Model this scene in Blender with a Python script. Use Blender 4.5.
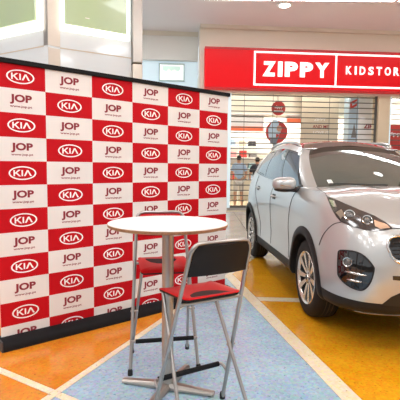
import bpy, bmesh, math, random
from mathutils import Vector, Matrix
from mathutils.bvhtree import BVHTree
random.seed(7)
for o in list(bpy.data.objects):
    bpy.data.objects.remove(o)
sc = bpy.context.scene
COL = sc.collection
PI = math.pi

# ------------------------------------------------------------------ camera
cam_d = bpy.data.cameras.new('camera')
cam = bpy.data.objects.new('camera', cam_d)
COL.objects.link(cam)
cam_d.sensor_fit = 'HORIZONTAL'
cam_d.sensor_width = 36.0
cam_d.lens = 38.7
cam_d.clip_start = 0.05
CAM_H, PITCH, ROLL = 1.42, 0.0808, 0.0105
cam.matrix_world = (Matrix.Translation((0, 0, CAM_H)) @ Matrix.Rotation(PI / 2 - PITCH, 4, 'X')
                    @ Matrix.Rotation(ROLL, 4, 'Z'))
sc.camera = cam

# ------------------------------------------------------------------ world, exposure
world = bpy.data.worlds.new('mall_ambient')
sc.world = world
world.use_nodes = True
world.node_tree.nodes['Background'].inputs[0].default_value = (0.97, 0.985, 1.0, 1)
world.node_tree.nodes['Background'].inputs[1].default_value = 0.66
sc.view_settings.view_transform = 'Standard'
sc.view_settings.look = 'None'
sc.view_settings.exposure = 0.33
sc.view_settings.gamma = 1.0
sc.view_settings.use_curve_mapping = False
PANEL_GLOW = 12.5       # ceiling downlights and added fill panels
SHOP_GLOW = 10.0       # added fill panels inside the shop
CEIL_Z = 5.61

# ------------------------------------------------------------------ materials
def lin(c):
    return tuple((x / 12.92 if x <= 0.04045 else ((x + 0.055) / 1.055) ** 2.4) for x in c)

def rgb(r, g, b):
    return lin((r / 255, g / 255, b / 255)) + (1,)

MATS = {}
def mat(name, col, rough=0.5, metal=0.0, coat=0.0, emit=None, estr=0.0, noise=None, bump=None, alpha=None,
        spec=None, trans=None):
    m = bpy.data.materials.new(name)
    m.use_nodes = True
    nt = m.node_tree
    b = nt.nodes['Principled BSDF']
    b.inputs['Base Color'].default_value = col
    b.inputs['Roughness'].default_value = rough
    b.inputs['Metallic'].default_value = metal
    b.inputs['Coat Weight'].default_value = coat
    b.inputs['Coat Roughness'].default_value = 0.03
    if spec is not None:
        b.inputs['Specular IOR Level'].default_value = spec
    if emit:
        b.inputs['Emission Color'].default_value = emit
        b.inputs['Emission Strength'].default_value = estr
    if trans is not None:
        b.inputs['Transmission Weight'].default_value = trans
    tc = nt.nodes.new('ShaderNodeTexCoord')
    if noise:      # (scale, amount, second colour)
        n = nt.nodes.new('ShaderNodeTexNoise')
        n.inputs['Scale'].default_value = noise[0]
        n.inputs['Detail'].default_value = 6
        nt.links.new(tc.outputs['Object'], n.inputs['Vector'])
        r = nt.nodes.new('ShaderNodeValToRGB')
        r.color_ramp.elements[0].position = 0.5 - noise[1]
        r.color_ramp.elements[1].position = 0.5 + noise[1]
        r.color_ramp.elements[0].color = noise[2]
        r.color_ramp.elements[1].color = col
        nt.links.new(n.outputs['Fac'], r.inputs['Fac'])
        nt.links.new(r.outputs['Color'], b.inputs['Base Color'])
    if bump:
        n = nt.nodes.new('ShaderNodeTexNoise')
        n.inputs['Scale'].default_value = bump[0]
        nt.links.new(tc.outputs['Object'], n.inputs['Vector'])
        bp = nt.nodes.new('ShaderNodeBump')
        bp.inputs['Strength'].default_value = bump[1]
        bp.inputs['Distance'].default_value = 0.002
        nt.links.new(n.outputs['Fac'], bp.inputs['Height'])
        nt.links.new(bp.outputs['Normal'], b.inputs['Normal'])
    if alpha is not None:
        b.inputs['Alpha'].default_value = alpha
    MATS[name] = m
    return m

def terrazzo(name, base, chip, dark, rough=0.16):
    m = bpy.data.materials.new(name)
    m.use_nodes = True
    nt = m.node_tree
    b = nt.nodes['Principled BSDF']
    tc = nt.nodes.new('ShaderNodeTexCoord')
    big = nt.nodes.new('ShaderNodeTexNoise'); big.inputs['Scale'].default_value = 3.0; big.inputs['Detail'].default_value = 5
    v = nt.nodes.new('ShaderNodeTexVoronoi'); v.inputs['Scale'].default_value = 55.0
    n2 = nt.nodes.new('ShaderNodeTexNoise'); n2.inputs['Scale'].default_value = 42.0; n2.inputs['Detail'].default_value = 3
    for n in (big, v, n2):
        nt.links.new(tc.outputs['Object'], n.inputs['Vector'])
    r1 = nt.nodes.new('ShaderNodeValToRGB')
    r1.color_ramp.elements[0].position = 0.35; r1.color_ramp.elements[0].color = chip
    r1.color_ramp.elements[1].position = 0.65; r1.color_ramp.elements[1].color = base
    nt.links.new(big.outputs['Fac'], r1.inputs['Fac'])
    r2 = nt.nodes.new('ShaderNodeValToRGB')
    r2.color_ramp.elements[0].position = 0.62; r2.color_ramp.elements[0].color = (0, 0, 0, 1)
    r2.color_ramp.elements[1].position = 0.72; r2.color_ramp.elements[1].color = (1, 1, 1, 1)
    nt.links.new(n2.outputs['Fac'], r2.inputs['Fac'])
    mx = nt.nodes.new('ShaderNodeMixRGB')
    mx.inputs['Color2'].default_value = dark
    nt.links.new(r2.outputs['Color'], mx.inputs['Fac'])
    nt.links.new(r1.outputs['Color'], mx.inputs['Color1'])
    mx2 = nt.nodes.new('ShaderNodeMixRGB'); mx2.blend_type = 'OVERLAY'; mx2.inputs['Fac'].default_value = 0.18
    nt.links.new(mx.outputs['Color'], mx2.inputs['Color1'])
    nt.links.new(v.outputs['Color'], mx2.inputs['Color2'])
    nt.links.new(mx2.outputs['Color'], b.inputs['Base Color'])
    b.inputs['Roughness'].default_value = rough
    MATS[name] = m
    return m

terrazzo('terrazzo_orange', rgb(222, 142, 44), rgb(208, 124, 30), rgb(176, 96, 24))
terrazzo('terrazzo_yellow', rgb(226, 160, 34), rgb(214, 144, 22), rgb(180, 112, 18))
terrazzo('terrazzo_blue', rgb(166, 190, 206), rgb(150, 176, 196), rgb(100, 126, 148))
terrazzo('terrazzo_grey', rgb(196, 190, 178), rgb(184, 178, 168), rgb(150, 146, 140))
terrazzo('terrazzo_cream', rgb(238, 222, 190), rgb(230, 212, 180), rgb(196, 170, 130))
mat('joint_dark', rgb(70, 60, 48), 0.8)
mat('wall_cream', rgb(232, 224, 208), 0.7, noise=(1.5, 0.3, rgb(228, 219, 202)))
mat('wall_white', rgb(236, 234, 228), 0.6)
mat('ceiling_white', rgb(240, 234, 234), 0.75, noise=(0.8, 0.35, rgb(236, 229, 230)))
mat('pale_blue_glass', rgb(208, 226, 234), 0.15, spec=0.6, emit=rgb(215, 235, 245), estr=0.3)  # weak emission added to brighten the recessed wall
mat('gloss_white_panel', rgb(222, 229, 232), 0.12, coat=0.4)
mat('green_panel', rgb(168, 188, 140), 0.22, coat=0.4, emit=rgb(178, 200, 148), estr=0.28, noise=(0.9, 0.3, rgb(158, 166, 150)))
mat('light_strip', rgb(255, 255, 248), 0.4, emit=rgb(252, 255, 244), estr=1.5)
mat('steel', rgb(172, 166, 160), 0.28, metal=1.0)
mat('warm_steel', rgb(206, 196, 184), 0.35, metal=0.8)
mat('lamp_glow', (1, 1, 1, 1), 0.4, emit=(0.97, 0.985, 1.0, 1), estr=PANEL_GLOW)
mat('linear_glow', (1, 1, 1, 1), 0.4, emit=(0.97, 0.985, 1.0, 1), estr=16.0)
mat('shop_glow', (1, 1, 1, 1), 0.4, emit=(1.0, 0.985, 0.96, 1), estr=SHOP_GLOW)
mat('window_glow', (1, 1, 1, 1), 0.4, emit=(1.0, 0.985, 0.96, 1), estr=16.0)
mat('white_paint', rgb(240, 240, 236), 0.4)
mat('sign_red', rgb(214, 8, 20), 0.35, emit=rgb(228, 14, 24), estr=0.16, spec=0.2)
mat('sign_white', rgb(252, 252, 252), 0.3, emit=(1, 1, 1, 1), estr=0.45)
mat('sign_edge', rgb(190, 14, 24), 0.35)
mat('grille_metal', rgb(96, 94, 90), 0.45, metal=0.5)
mat('print_red', rgb(192, 12, 24), 0.6, bump=(300, 0.15), spec=0.15)
mat('print_white', rgb(234, 226, 220), 0.6, bump=(300, 0.15), spec=0.2)
mat('ink_white', rgb(248, 244, 240), 0.55)
mat('ink_maroon', rgb(140, 30, 44), 0.55)
mat('black_plastic', rgb(26, 25, 26), 0.42)
mat('black_rail', rgb(12, 12, 13), 0.5, spec=0.2)
mat('chrome', rgb(168, 164, 160), 0.3, metal=1.0)
mat('satin_steel', rgb(176, 168, 160), 0.36, metal=0.9)
mat('foam_black', rgb(22, 21, 23), 0.75, spec=0.2)
mat('pad_black', rgb(22, 19, 20), 0.5, spec=0.25)
mat('stool_red', rgb(192, 10, 20), 0.34, spec=0.3)
mat('table_white', rgb(252, 250, 247), 0.22)
mat('plywood_edge', rgb(168, 122, 84), 0.5, noise=(60, 0.2, rgb(140, 98, 66)))
mat('dark_rubber', rgb(24, 23, 22), 0.7)
mat('car_silver', rgb(188, 188, 186), 0.28, metal=0.5, coat=1.0)
mat('car_black_gloss', rgb(14, 12, 14), 0.06, coat=1.0)
mat('car_cladding', rgb(28, 26, 25), 0.55, spec=0.3)
mat('car_seam', rgb(60, 58, 58), 0.6)
mat('car_interior', rgb(42, 40, 40), 0.7)
mat('car_seat', rgb(70, 66, 64), 0.6)
mat('car_glass', rgb(84, 90, 84), 0.02, coat=1.0, alpha=0.8)
mat('car_side_glass', rgb(58, 84, 108), 0.02, coat=1.0, alpha=0.88)
mat('lamp_housing', rgb(62, 54, 52), 0.2, coat=1.0)
mat('lamp_chrome', rgb(225, 222, 218), 0.12, metal=1.0)
mat('lamp_lens', rgb(90, 84, 80), 0.05, coat=1.0)
mat('lamp_amber', rgb(206, 166, 138), 0.2, coat=1.0)
mat('tail_red', rgb(150, 12, 16), 0.15, coat=1.0)
mat('tyre', rgb(26, 24, 24), 0.65, spec=0.3)
mat('alloy', rgb(212, 206, 198), 0.25, metal=0.75)
mat('wheel_dark', rgb(30, 28, 28), 0.5)
mat('sticker', rgb(226, 226, 220), 0.5)
mat('skin', rgb(196, 150, 124), 0.55)
mat('hair_dark', rgb(46, 36, 32), 0.6)
mat('cloth_blue', rgb(168, 190, 214), 0.8)
mat('cloth_pale', rgb(206, 200, 194), 0.8)
mat('cloth_dark', rgb(58, 58, 66), 0.8)
mat('shoe_brown', rgb(84, 62, 50), 0.6)
mat('sign_orange', rgb(220, 112, 80), 0.4, emit=rgb(230, 110, 70), estr=0.25)
mat('poster_white', rgb(236, 236, 236), 0.5)
mat('poster_blue', rgb(186, 208, 222), 0.4)
mat('poster_grey', rgb(120, 128, 140), 0.5)
mat('frame_green', rgb(176, 200, 196), 0.4)
mat('print_green', rgb(206, 232, 220), 0.4, emit=rgb(206, 232, 220), estr=0.3)
mat('item_red', rgb(198, 66, 60), 0.6)
mat('item_teal', rgb(120, 160, 170), 0.6)
mat('item_tan', rgb(204, 190, 168), 0.6)
mat('item_grey', rgb(128, 126, 126), 0.6)
mat('item_pink', rgb(222, 158, 160), 0.6)
mat('shop_wall', rgb(232, 226, 214), 0.7)
mat('beige_pilaster', rgb(208, 190, 162), 0.6)

# ------------------------------------------------------------------ helpers
def tag(o, label=None, cat=None, group=None, kind=None):
    if label: o['label'] = label
    if cat: o['category'] = cat
    if group: o['group'] = group
    if kind: o['kind'] = kind
    return o

def thing(name, label, cat, loc=(0, 0, 0), rz=0.0, group=None):
    o = bpy.data.objects.new(name, None)
    o.empty_display_size = 0.05
    COL.objects.link(o)
    o.location = loc
    o.rotation_euler = (0, 0, rz)
    return tag(o, label, cat, group)

def finish(me, smooth):
    if smooth:
        me.shade_smooth()
        if smooth is not True:
            me.set_sharp_from_angle(angle=math.radians(smooth))
    return me

def link(name, me, m=None, parent=None, loc=None, rot=None):
    o = bpy.data.objects.new(name, me)
    COL.objects.link(o)
    if m is not None and not me.materials:
        me.materials.append(MATS[m])
    if parent: o.parent = parent
    if loc is not None: o.location = loc
    if rot is not None: o.rotation_euler = rot
    return o

def bm_mesh(bm, name, smooth=False):
    bmesh.ops.recalc_face_normals(bm, faces=bm.faces)
    me = bpy.data.meshes.new(name)
    bm.to_mesh(me); bm.free()
    return finish(me, smooth)

def raw_mesh(name, v, f, smooth=False):
    me = bpy.data.meshes.new(name)
    me.from_pydata([tuple(p) for p in v], [], f)
    me.update()
    return finish(me, smooth)

def add_box(bm, x0, x1, y0, y1, z0, z1, bev=0.0):
    r = bmesh.ops.create_cube(bm, size=1.0)
    vs = r['verts']
    bmesh.ops.scale(bm, vec=(abs(x1 - x0), abs(y1 - y0), abs(z1 - z0)), verts=vs)
    bmesh.ops.translate(bm, vec=((x0 + x1) / 2, (y0 + y1) / 2, (z0 + z1) / 2), verts=vs)
    if bev:
        es = list({e for v in vs for e in v.link_edges})
        bmesh.ops.bevel(bm, geom=es, offset=bev, segments=2, affect='EDGES', profile=0.6)

def box(name, x0, x1, y0, y1, z0, z1, m, parent=None, bev=0.0):
    bm = bmesh.new()
    add_box(bm, x0, x1, y0, y1, z0, z1, bev)
    return link(name, bm_mesh(bm, name), m, parent)

def frames(pts):
    out = []
    n = len(pts)
    t0 = (pts[1] - pts[0]).normalized()
    up = Vector((0, 0, 1)) if abs(t0.z) < 0.9 else Vector((1, 0, 0))
    a = t0.cross(up).normalized()
    for i in range(n):
        if i == 0: t = pts[1] - pts[0]
        elif i == n - 1: t = pts[-1] - pts[-2]
        else: t = (pts[i + 1] - pts[i]).normalized() + (pts[i] - pts[i - 1]).normalized()
        t.normalize()
        a = (a - t * a.dot(t)).normalized()
        out.append((t, a, t.cross(a)))
    return out

def tube_mesh(name, pts, r, seg=10, closed=False, smooth=50):
    pts = [Vector(p) for p in pts]
    fr = frames(pts)
    rr = r if isinstance(r, (list, tuple)) else [r] * len(pts)
    v, f = [], []
    for p, (t, a, b), q in zip(pts, fr, rr):
        for k in range(seg):
            an = 2 * PI * k / seg
            v.append(p + (a * math.cos(an) + b * math.sin(an)) * q)
    n = len(pts)
    for i in range(n - 1 if not closed else n):
        j = (i + 1) % n
        for k in range(seg):
            l = (k + 1) % seg
            f.append((i * seg + k, i * seg + l, j * seg + l, j * seg + k))
    if not closed:
        f.append(tuple(range(seg))[::-1])
        f.append(tuple((n - 1) * seg + k for k in range(seg)))
    return raw_mesh(name, v, f, smooth)

def tube(name, pts, r, m, parent=None, seg=10, closed=False):
    return link(name, tube_mesh(name, pts, r, seg, closed), m, parent)

def round_path(pts, rad, n=6):
    pts = [Vector(p) for p in pts]
    out = [pts[0]]
    for i in range(1, len(pts) - 1):
        p, a, b = pts[i], pts[i - 1], pts[i + 1]
        da, db = (a - p), (b - p)
        r = min(rad, da.length * 0.45, db.length * 0.45)
        A, B = p + da.normalized() * r, p + db.normalized() * r
        for k in range(n + 1):
            t = k / n
            out.append(A.lerp(p, t).lerp(p.lerp(B, t), t))
    out.append(pts[-1])
    return out

def lathe_mesh(name, prof, seg=40, axis='Z', smooth=35, caps=True):
    v, f = [], []
    n = len(prof)
    for k in range(seg):
        an = 2 * PI * k / seg
        for (r, h) in prof:
            c, s = r * math.cos(an), r * math.sin(an)
            v.append({'Z': (c, s, h), 'Y': (c, h, s), 'X': (h, c, s)}[axis])
    for k in range(seg):
        l = (k + 1) % seg
        for i in range(n - 1):
            f.append((k * n + i, l * n + i, l * n + i + 1, k * n + i + 1))
    bm = bmesh.new()
    me = raw_mesh(name, v, f)
    bm.from_mesh(me)
    bmesh.ops.remove_doubles(bm, verts=bm.verts, dist=1e-6)
    if caps:
        es = [e for e in bm.edges if e.is_boundary]
        if es: bmesh.ops.holes_fill(bm, edges=es)
    bmesh.ops.recalc_face_normals(bm, faces=bm.faces)
    bm.to_mesh(me); bm.free()
    return finish(me, smooth)

def prism_mesh(name, poly, h0, h1, plane='XY', smooth=False, bev=0.0):
    """polygon extruded; plane XY (extrude z) or XZ (extrude y)"""
    bm = bmesh.new()
    def P(p, h): return (p[0], p[1], h) if plane == 'XY' else (p[0], h, p[1])
    a = [bm.verts.new(P(p, h0)) for p in poly]
    b = [bm.verts.new(P(p, h1)) for p in poly]
    n = len(poly)
    bm.faces.new(a[::-1]); top = bm.faces.new(b)
    for i in range(n):
        bm.faces.new((a[i], a[(i + 1) % n], b[(i + 1) % n], b[i]))
    bmesh.ops.recalc_face_normals(bm, faces=bm.faces)
    if bev:
        bmesh.ops.bevel(bm, geom=list(top.edges), offset=bev, segments=1, affect='EDGES')
    return bm_mesh(bm, name, smooth)

def prism(name, poly, h0, h1, m, parent=None, plane='XY', bev=0.0):
    return link(name, prism_mesh(name, poly, h0, h1, plane, bev=bev), m, parent)

def text_mesh(name, s, size, depth, bold=0.0, xscale=1.0, spacing=1.0):
    """flat lettering in the XZ plane facing -Y, centred"""
    cu = bpy.data.curves.new(name, 'FONT')
    cu.body = s; cu.size = size; cu.extrude = depth; cu.offset = bold
    cu.align_x = 'CENTER'; cu.align_y = 'CENTER'; cu.space_character = spacing
    cu.resolution_u = 3
    o = bpy.data.objects.new(name, cu)
    COL.objects.link(o)
    dg = bpy.context.evaluated_depsgraph_get()
    me = bpy.data.meshes.new_from_object(o.evaluated_get(dg))
    bpy.data.objects.remove(o)
    xs = [v.co.x for v in me.vertices]; ys = [v.co.y for v in me.vertices]
    cx, cy = (min(xs) + max(xs)) / 2, (min(ys) + max(ys)) / 2
    for v in me.vertices:
        x, y, z = v.co
        v.co = ((x - cx) * xscale, -z, y - cy)
    me.name = name
    me.materials.clear()
    return me

def fit_text(s, width, height, depth, bold=0.0, spacing=1.0):
    me = text_mesh('lettering', s, 1.0, depth, bold, 1.0, spacing)
    xs = [v.co.x for v in me.vertices]; zs = [v.co.z for v in me.vertices]
    sx, sz = width / (max(xs) - min(xs)), height / (max(zs) - min(zs))
    for v in me.vertices:
        v.co.x *= sx; v.co.z *= sz
    return me

# ================================================================== FLOOR
floor = box('floor', -16, 16, -10, 22, -0.2, -0.004, 'joint_dark')
tag(floor, 'glossy terrazzo mall floor in orange, yellow, blue and grey with cream strips', None, None, 'structure')

def line_x(l, y):           # point on line l=(p, d) at given y
    (px, py), (dx, dy) = l
    return px + dx * (y - py) / dy
A_P, A_D = Vector((-0.888, 2.565)), Vector((0.395, 0.919)).normalized()
A_N = Vector((A_D.y, -A_D.x))                    # to the right of A
B_D = Vector((0.855, -0.519)).normalized()
B_N = Vector((-B_D.y, B_D.x))                    # away from the camera
C_D = Vector((0.185, -0.983)).normalized()
APEX = Vector((0.325, 5.39))
hA, hB, hC = 0.026, 0.026, 0.06
G = 0.004
def isect(p, d, q, e):
    t = ((q - p).x * e.y - (q - p).y * e.x) / (d.x * e.y - d.y * e.x)
    return p + d * t
def Aoff(o): return A_P + A_N * o
def Boff(o): return A_P + B_N * o
def slab(name, pts, m):
    o = prism(name, [(p[0], p[1]) for p in pts], -0.05, 0.0, m, floor)
    return o
far = 9.0
E_D = Vector((-A_D.y, A_D.x))                    # perpendicular to A, leaves the apex leftwards
# strip A: three lengths, crossing strip B
slab('divider_strip', [Aoff(-hA) + A_D * (hB * 1.1), Aoff(hA) + A_D * (hB * 1.1), Aoff(hA) + A_D * 4.8, Aoff(-hA) + A_D * 4.8], 'terrazzo_cream')
slab('divider_strip', [Aoff(-hA) - A_D * (hB * 1.1), Aoff(-hA) - A_D * 6, Aoff(hA) - A_D * 6, Aoff(hA) - A_D * (hB * 1.1)], 'terrazzo_cream')
X0 = isect(Aoff(-hA), A_D, Boff(hB), B_D); X1 = isect(Aoff(hA), A_D, Boff(hB), B_D)
X2 = isect(Aoff(hA), A_D, Boff(-hB), B_D); X3 = isect(Aoff(-hA), A_D, Boff(-hB), B_D)
slab('divider_strip', [Boff(hB) - B_D * 5, Boff(-hB) - B_D * 5, Boff(-hB) - B_D * (hA * 1.15), Boff(hB) - B_D * (hA * 1.15)], 'terrazzo_cream')
slab('divider_strip', [Boff(hB) + B_D * (hA * 1.15), Boff(-hB) + B_D * (hA * 1.15), Boff(-hB) + B_D * 3, Boff(hB) + B_D * 3], 'terrazzo_cream')
slab('divider_strip', [X0, X1, X2, X3], 'terrazzo_cream')
# strip C from the apex on A towards the camera
C_P = APEX + A_N * 0.02
C_R = Vector((-C_D.y, C_D.x))                    # to the right (+x) of C
cl, cr = C_P - C_R * 0.0, C_P + C_R * (2 * hC)
Atop = isect(Aoff(hA + G), A_D, cl, C_D)
Atr = isect(Aoff(hA + G), A_D, cr, C_D)
slab('divider_strip', [Atop, Atr, cr + C_D * 9, cl + C_D * 9], 'terrazzo_cream')
# blue wedge between A, B and C
b0 = isect(Aoff(hA + G), A_D, Boff(hB + G), B_D)
b1 = isect(cl - C_R * G, C_D, Boff(hB + G), B_D)
b2 = isect(cl - C_R * G, C_D, Aoff(hA + G), A_D)
slab('blue_panel', [b0, b1, b2], 'terrazzo_blue')
# quadrants nearer than B
q0 = isect(Aoff(hA + G), A_D, Boff(-hB - G), B_D)
slab('blue_panel', [q0, q0 + B_D * 2.3, q0 + B_D * 2.3 - A_D * 3, q0 - A_D * 3], 'terrazzo_blue')
q1 = isect(Aoff(-hA - G), A_D, Boff(-hB - G), B_D)
slab('orange_panel', [q1, q1 - A_D * 4, q1 - A_D * 4 - B_D * 4, q1 - B_D * 4], 'terrazzo_orange')
# orange panel left of A
o0 = isect(Aoff(-hA - G), A_D, Boff(hB + G), B_D)
o1 = isect(Aoff(-hA - G), A_D, APEX, E_D)
slab('orange_panel', [o0, o1, o1 + E_D * 4.5, o0 - B_D * 4.5], 'terrazzo_orange')
e0 = o1 + A_D * G
slab('divider_strip', [e0, e0 + E_D * 4.5, e0 + E_D * 4.5 + A_D * 0.1, e0 + A_D * 0.1], 'terrazzo_cream')
# cream strip D between the two yellow panels
Dn, Df = 4.44, 4.57
def cx_at(y): return line_x(((cr + C_R * G), C_D), y)
def ax_at(y): return line_x((Aoff(hA + G), A_D), y)
slab('divider_strip', [(cx_at(Dn), Dn), (15.9, Dn - 0.9), (15.9, Df - 0.9), (cx_at(Df), Df)], 'terrazzo_cream')
slab('yellow_panel', [(cx_at(Dn - G), Dn - G), (cx_at(-4), -4), (15.9, -4), (15.9, Dn - 0.9 - G)], 'terrazzo_yellow')
yt = 6.95
Yc = isect(cr + C_R * G, C_D, Aoff(hA + G), A_D)
slab('yellow_panel', [(cx_at(Df + G), Df + G), (15.9, Df - 0.9 + G), (15.9, yt + 1.0), (ax_at(yt), yt), (Yc.x, Yc.y)], 'terrazzo_yellow')
slab('divider_strip', [(ax_at(yt + G), yt + G), (15.9, yt + 1.0 + G), (15.9, yt + 1.13), (ax_at(yt + 0.13), yt + 0.13)], 'terrazzo_cream')
# light grey concourse beyond
A_end = Aoff(-hA - G) + A_D * 4.8
e1 = e0 + A_D * (0.1 + G)
slab('grey_panel', [e1, isect(Aoff(-hA - G), A_D, Vector((0, yt + 0.13)), Vector((1, 0))), (ax_at(yt + 0.13) - 0.06, 13.2), (-9, 13.2), e1 + E_D * 4.5], 'terrazzo_grey')
slab('grey_panel', [(ax_at(yt + 0.13) - 0.05, yt + 0.14), (15.9, yt + 1.14), (15.9, 14.4), (ax_at(yt + 0.13) - 0.05, 13.18)], 'terrazzo_grey')

# ================================================================== STORE FRONT (frame: u along wall, d behind wall, z up)
SA = math.atan(0.08)
SO = Vector((0, 13.28, 0))
def store_root_matrix(o):
    o.location = SO; o.rotation_euler = (0, 0, SA)
    return o

def swall(name, x0, x1, y0, y1, z0, z1, m):
    o = box(name, x0, x1, y0, y1, z0, z1, m)
    store_root_matrix(o)
    o['kind'] = 'structure'
    return o
# wall above and beside the shop opening
w = swall('wall_store', -0.05, 10.5, 0.0, 0.35, 3.64, CEIL_Z, 'wall_cream'); w['label'] = 'cream wall above the red shop sign'
w = swall('trim_1', -0.05, 0.84, 0.0, 0.35, 0.0, 3.64, 'wall_white'); w['label'] = 'white pier at the left end of the shop front'
w = swall('trim_2', 5.58, 5.95, -0.06, 0.35, 0.0, 3.64, 'beige_pilaster'); w['label'] = 'beige pilaster between the two roller grilles'
w = swall('trim_3', 10.0, 10.5, 0.0, 0.35, 0.0, 3.64, 'beige_pilaster')
w = swall('trim_4', -0.05, 10.5, -0.12, 0.0, CEIL_Z - 0.1, CEIL_Z, 'wall_cream'); w['label'] = 'shallow cream cornice under the ceiling'
# recessed wall left of the shop
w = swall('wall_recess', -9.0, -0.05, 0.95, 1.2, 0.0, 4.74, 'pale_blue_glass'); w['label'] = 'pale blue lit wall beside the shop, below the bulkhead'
w = swall('wall_bulkhead', -9.0, -0.05, 0.75, 1.2, 4.74, CEIL_Z, 'wall_white'); w['label'] = 'white bulkhead band over the pale blue wall'
w = swall('trim_5', -9.0, -0.05, 0.70, 0.78, CEIL_Z - 0.13, CEIL_Z, 'wall_cream')
# shop interior shell
w = swall('wall_shop_back', 0.0, 10.5, 4.6, 4.8, 0.0, 4.2, 'shop_wall')
w = swall('wall_shop_left', -0.05, 0.12, 0.35, 4.6, 0.0, 4.2, 'shop_wall')
w = swall('wall_shop_right', 10.3, 10.5, 0.35, 4.6, 0.0, 4.2, 'shop_wall')
w = swall('ceiling_shop', -0.05, 10.5, 0.35, 4.8, 4.2, 4.3, 'white_paint')
w = swall('floor_shop', -0.05, 10.5, -0.1, 4.8, -0.02, 0.02, 'terrazzo_cream')
w = swall('baseboard_store', 0.84, 5.58, 0.02, 0.16, 0.0, 0.10, 'steel'); w['label'] = 'low metal threshold under the roller grille'

# pale framed notice hanging on the recessed wall
nr = thing('framed_notice', 'pale framed notice high on the pale blue wall beside the shop', 'notice'); store_root_matrix(nr)
fx0, fx1, fz0, fz1 = -1.30, -0.47, 4.10, 4.66
box('frame', fx0, fx0 + 0.04, 0.86, 0.945, fz0, fz1, 'frame_green', nr)
box('frame', fx1 - 0.04, fx1, 0.86, 0.945, fz0, fz1, 'frame_green', nr)
box('frame', fx0 + 0.04, fx1 - 0.04, 0.86, 0.945, fz0, fz0 + 0.04, 'frame_green', nr)
box('frame', fx0 + 0.04, fx1 - 0.04, 0.86, 0.945, fz1 - 0.04, fz1, 'frame_green', nr)
box('glowing_face', fx0 + 0.04, fx1 - 0.04, 0.89, 0.945, fz0 + 0.04, fz1 - 0.04, 'sign_white', nr)
bmn = [(-1.18, 4.44), (-1.05, 4.40), (-0.98, 4.49), (-0.90, 4.41), (-0.80, 4.47), (-0.70, 4.40), (-0.60, 4.46), (-0.60, 4.58), (-1.18, 4.58)]
prism('green_print', bmn, 0.884, 0.889, 'print_green', nr, 'XZ')

# ---- red fascia sign
sg = thing('shop_sign', 'long red illuminated fascia sign reading ZIPPY KIDSTORE over the roller grilles', 'sign'); store_root_matrix(sg)
SX0, SX1, SZ0, SZ1 = 0.08, 9.9, 3.705, 4.925
box('sign_box', SX0, SX1, -0.24, -0.002, SZ0, SZ1, 'sign_red', sg, 0.01)
box('rim', SX0, SX1, -0.262, -0.2405, SZ1 - 0.06, SZ1, 'sign_edge', sg)
box('rim', SX0, SX1, -0.262, -0.2405, SZ0, SZ0 + 0.05, 'sign_edge', sg)
lw = 0.055
fl, fr_, ft, fb = 1.555, 9.0, 4.84, 3.825
box('border_line', fl, fr_, -0.252, -0.2405, ft - lw, ft, 'sign_white', sg)
box('border_line', fl, fr_, -0.252, -0.2405, fb, fb + lw, 'sign_white', sg)
box('border_line', fl, fl + lw, -0.252, -0.2405, fb + lw, ft - lw, 'sign_white', sg)
box('border_line', fr_ - lw, fr_, -0.252, -0.2405, fb + lw, ft - lw, 'sign_white', sg)
box('border_line', 4.06, 4.06 + lw, -0.252, -0.2405, fb + lw, ft - lw, 'sign_white', sg)
def sign_letters(s, x0, x1, z0, z1, bold, gap):
    ws = []
    base = {'I': 0.34, 'Z': 0.95, 'P': 0.95, 'Y': 1.02, 'K': 1, 'D': 1, 'S': 0.92, 'T': 0.92, 'O': 1.05, 'R': 0.98, 'E': 0.85}
    tot = sum(base[c] for c in s) + gap * (len(s) - 1)
    un = (x1 - x0) / tot
    x = x0
    for c in s:
        wd = base[c] * un
        me = fit_text(c, wd, z1 - z0, 0.008, bold)
        link('letter', me, 'sign_white', sg, ((x + wd / 2), -0.2495, (z0 + z1) / 2))
        x += wd + gap * un
sign_letters('ZIPPY', 1.82, 3.87, 4.105, 4.55, 0.055, 0.16)
sign_letters('KIDSTORE', 4.40, 6.34, 4.225, 4.475, 0.03, 0.50)

# ---- roller grilles
def grille(u0, u1, label):
    g = thing('roller_grille', label, 'grille', group='roller grilles of the shop'); store_root_matrix(g)
    me = None
    z = 0.16
    bar = bmesh.new(); add_box(bar, u0, u1, 0.05, 0.075, -0.014, 0.014)
    me = bm_mesh(bar, 'bar')
    k = 0
    while z < 3.6:
        link('bar', me, 'grille_metal', g, (0, 0, z))
        z += 0.163
    lk = bmesh.new(); add_box(lk, -0.006, 0.006, 0.056, 0.069, 0.16, 3.62)
    ml = bm_mesh(lk, 'link_rod')
    u = u0 + 0.5
    while u < u1 - 0.2:
        link('link_rod', ml, 'grille_metal', g, (u, 0, 0)); u += 0.9
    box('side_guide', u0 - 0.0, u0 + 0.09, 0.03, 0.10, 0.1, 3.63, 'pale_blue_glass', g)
    box('side_guide', u1 - 0.05, u1, 0.03, 0.10, 0.1, 3.63, 'grille_metal', g)
    box('bottom_rail', u0 + 0.09, u1 - 0.05, 0.04, 0.09, 0.10, 0.16, 'grille_metal', g)
    return g
grille(0.845, 5.575, 'lowered roller grille with grey bars behind the silver car')
grille(5.955, 9.995, 'lowered roller grille right of the beige pilaster')

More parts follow.
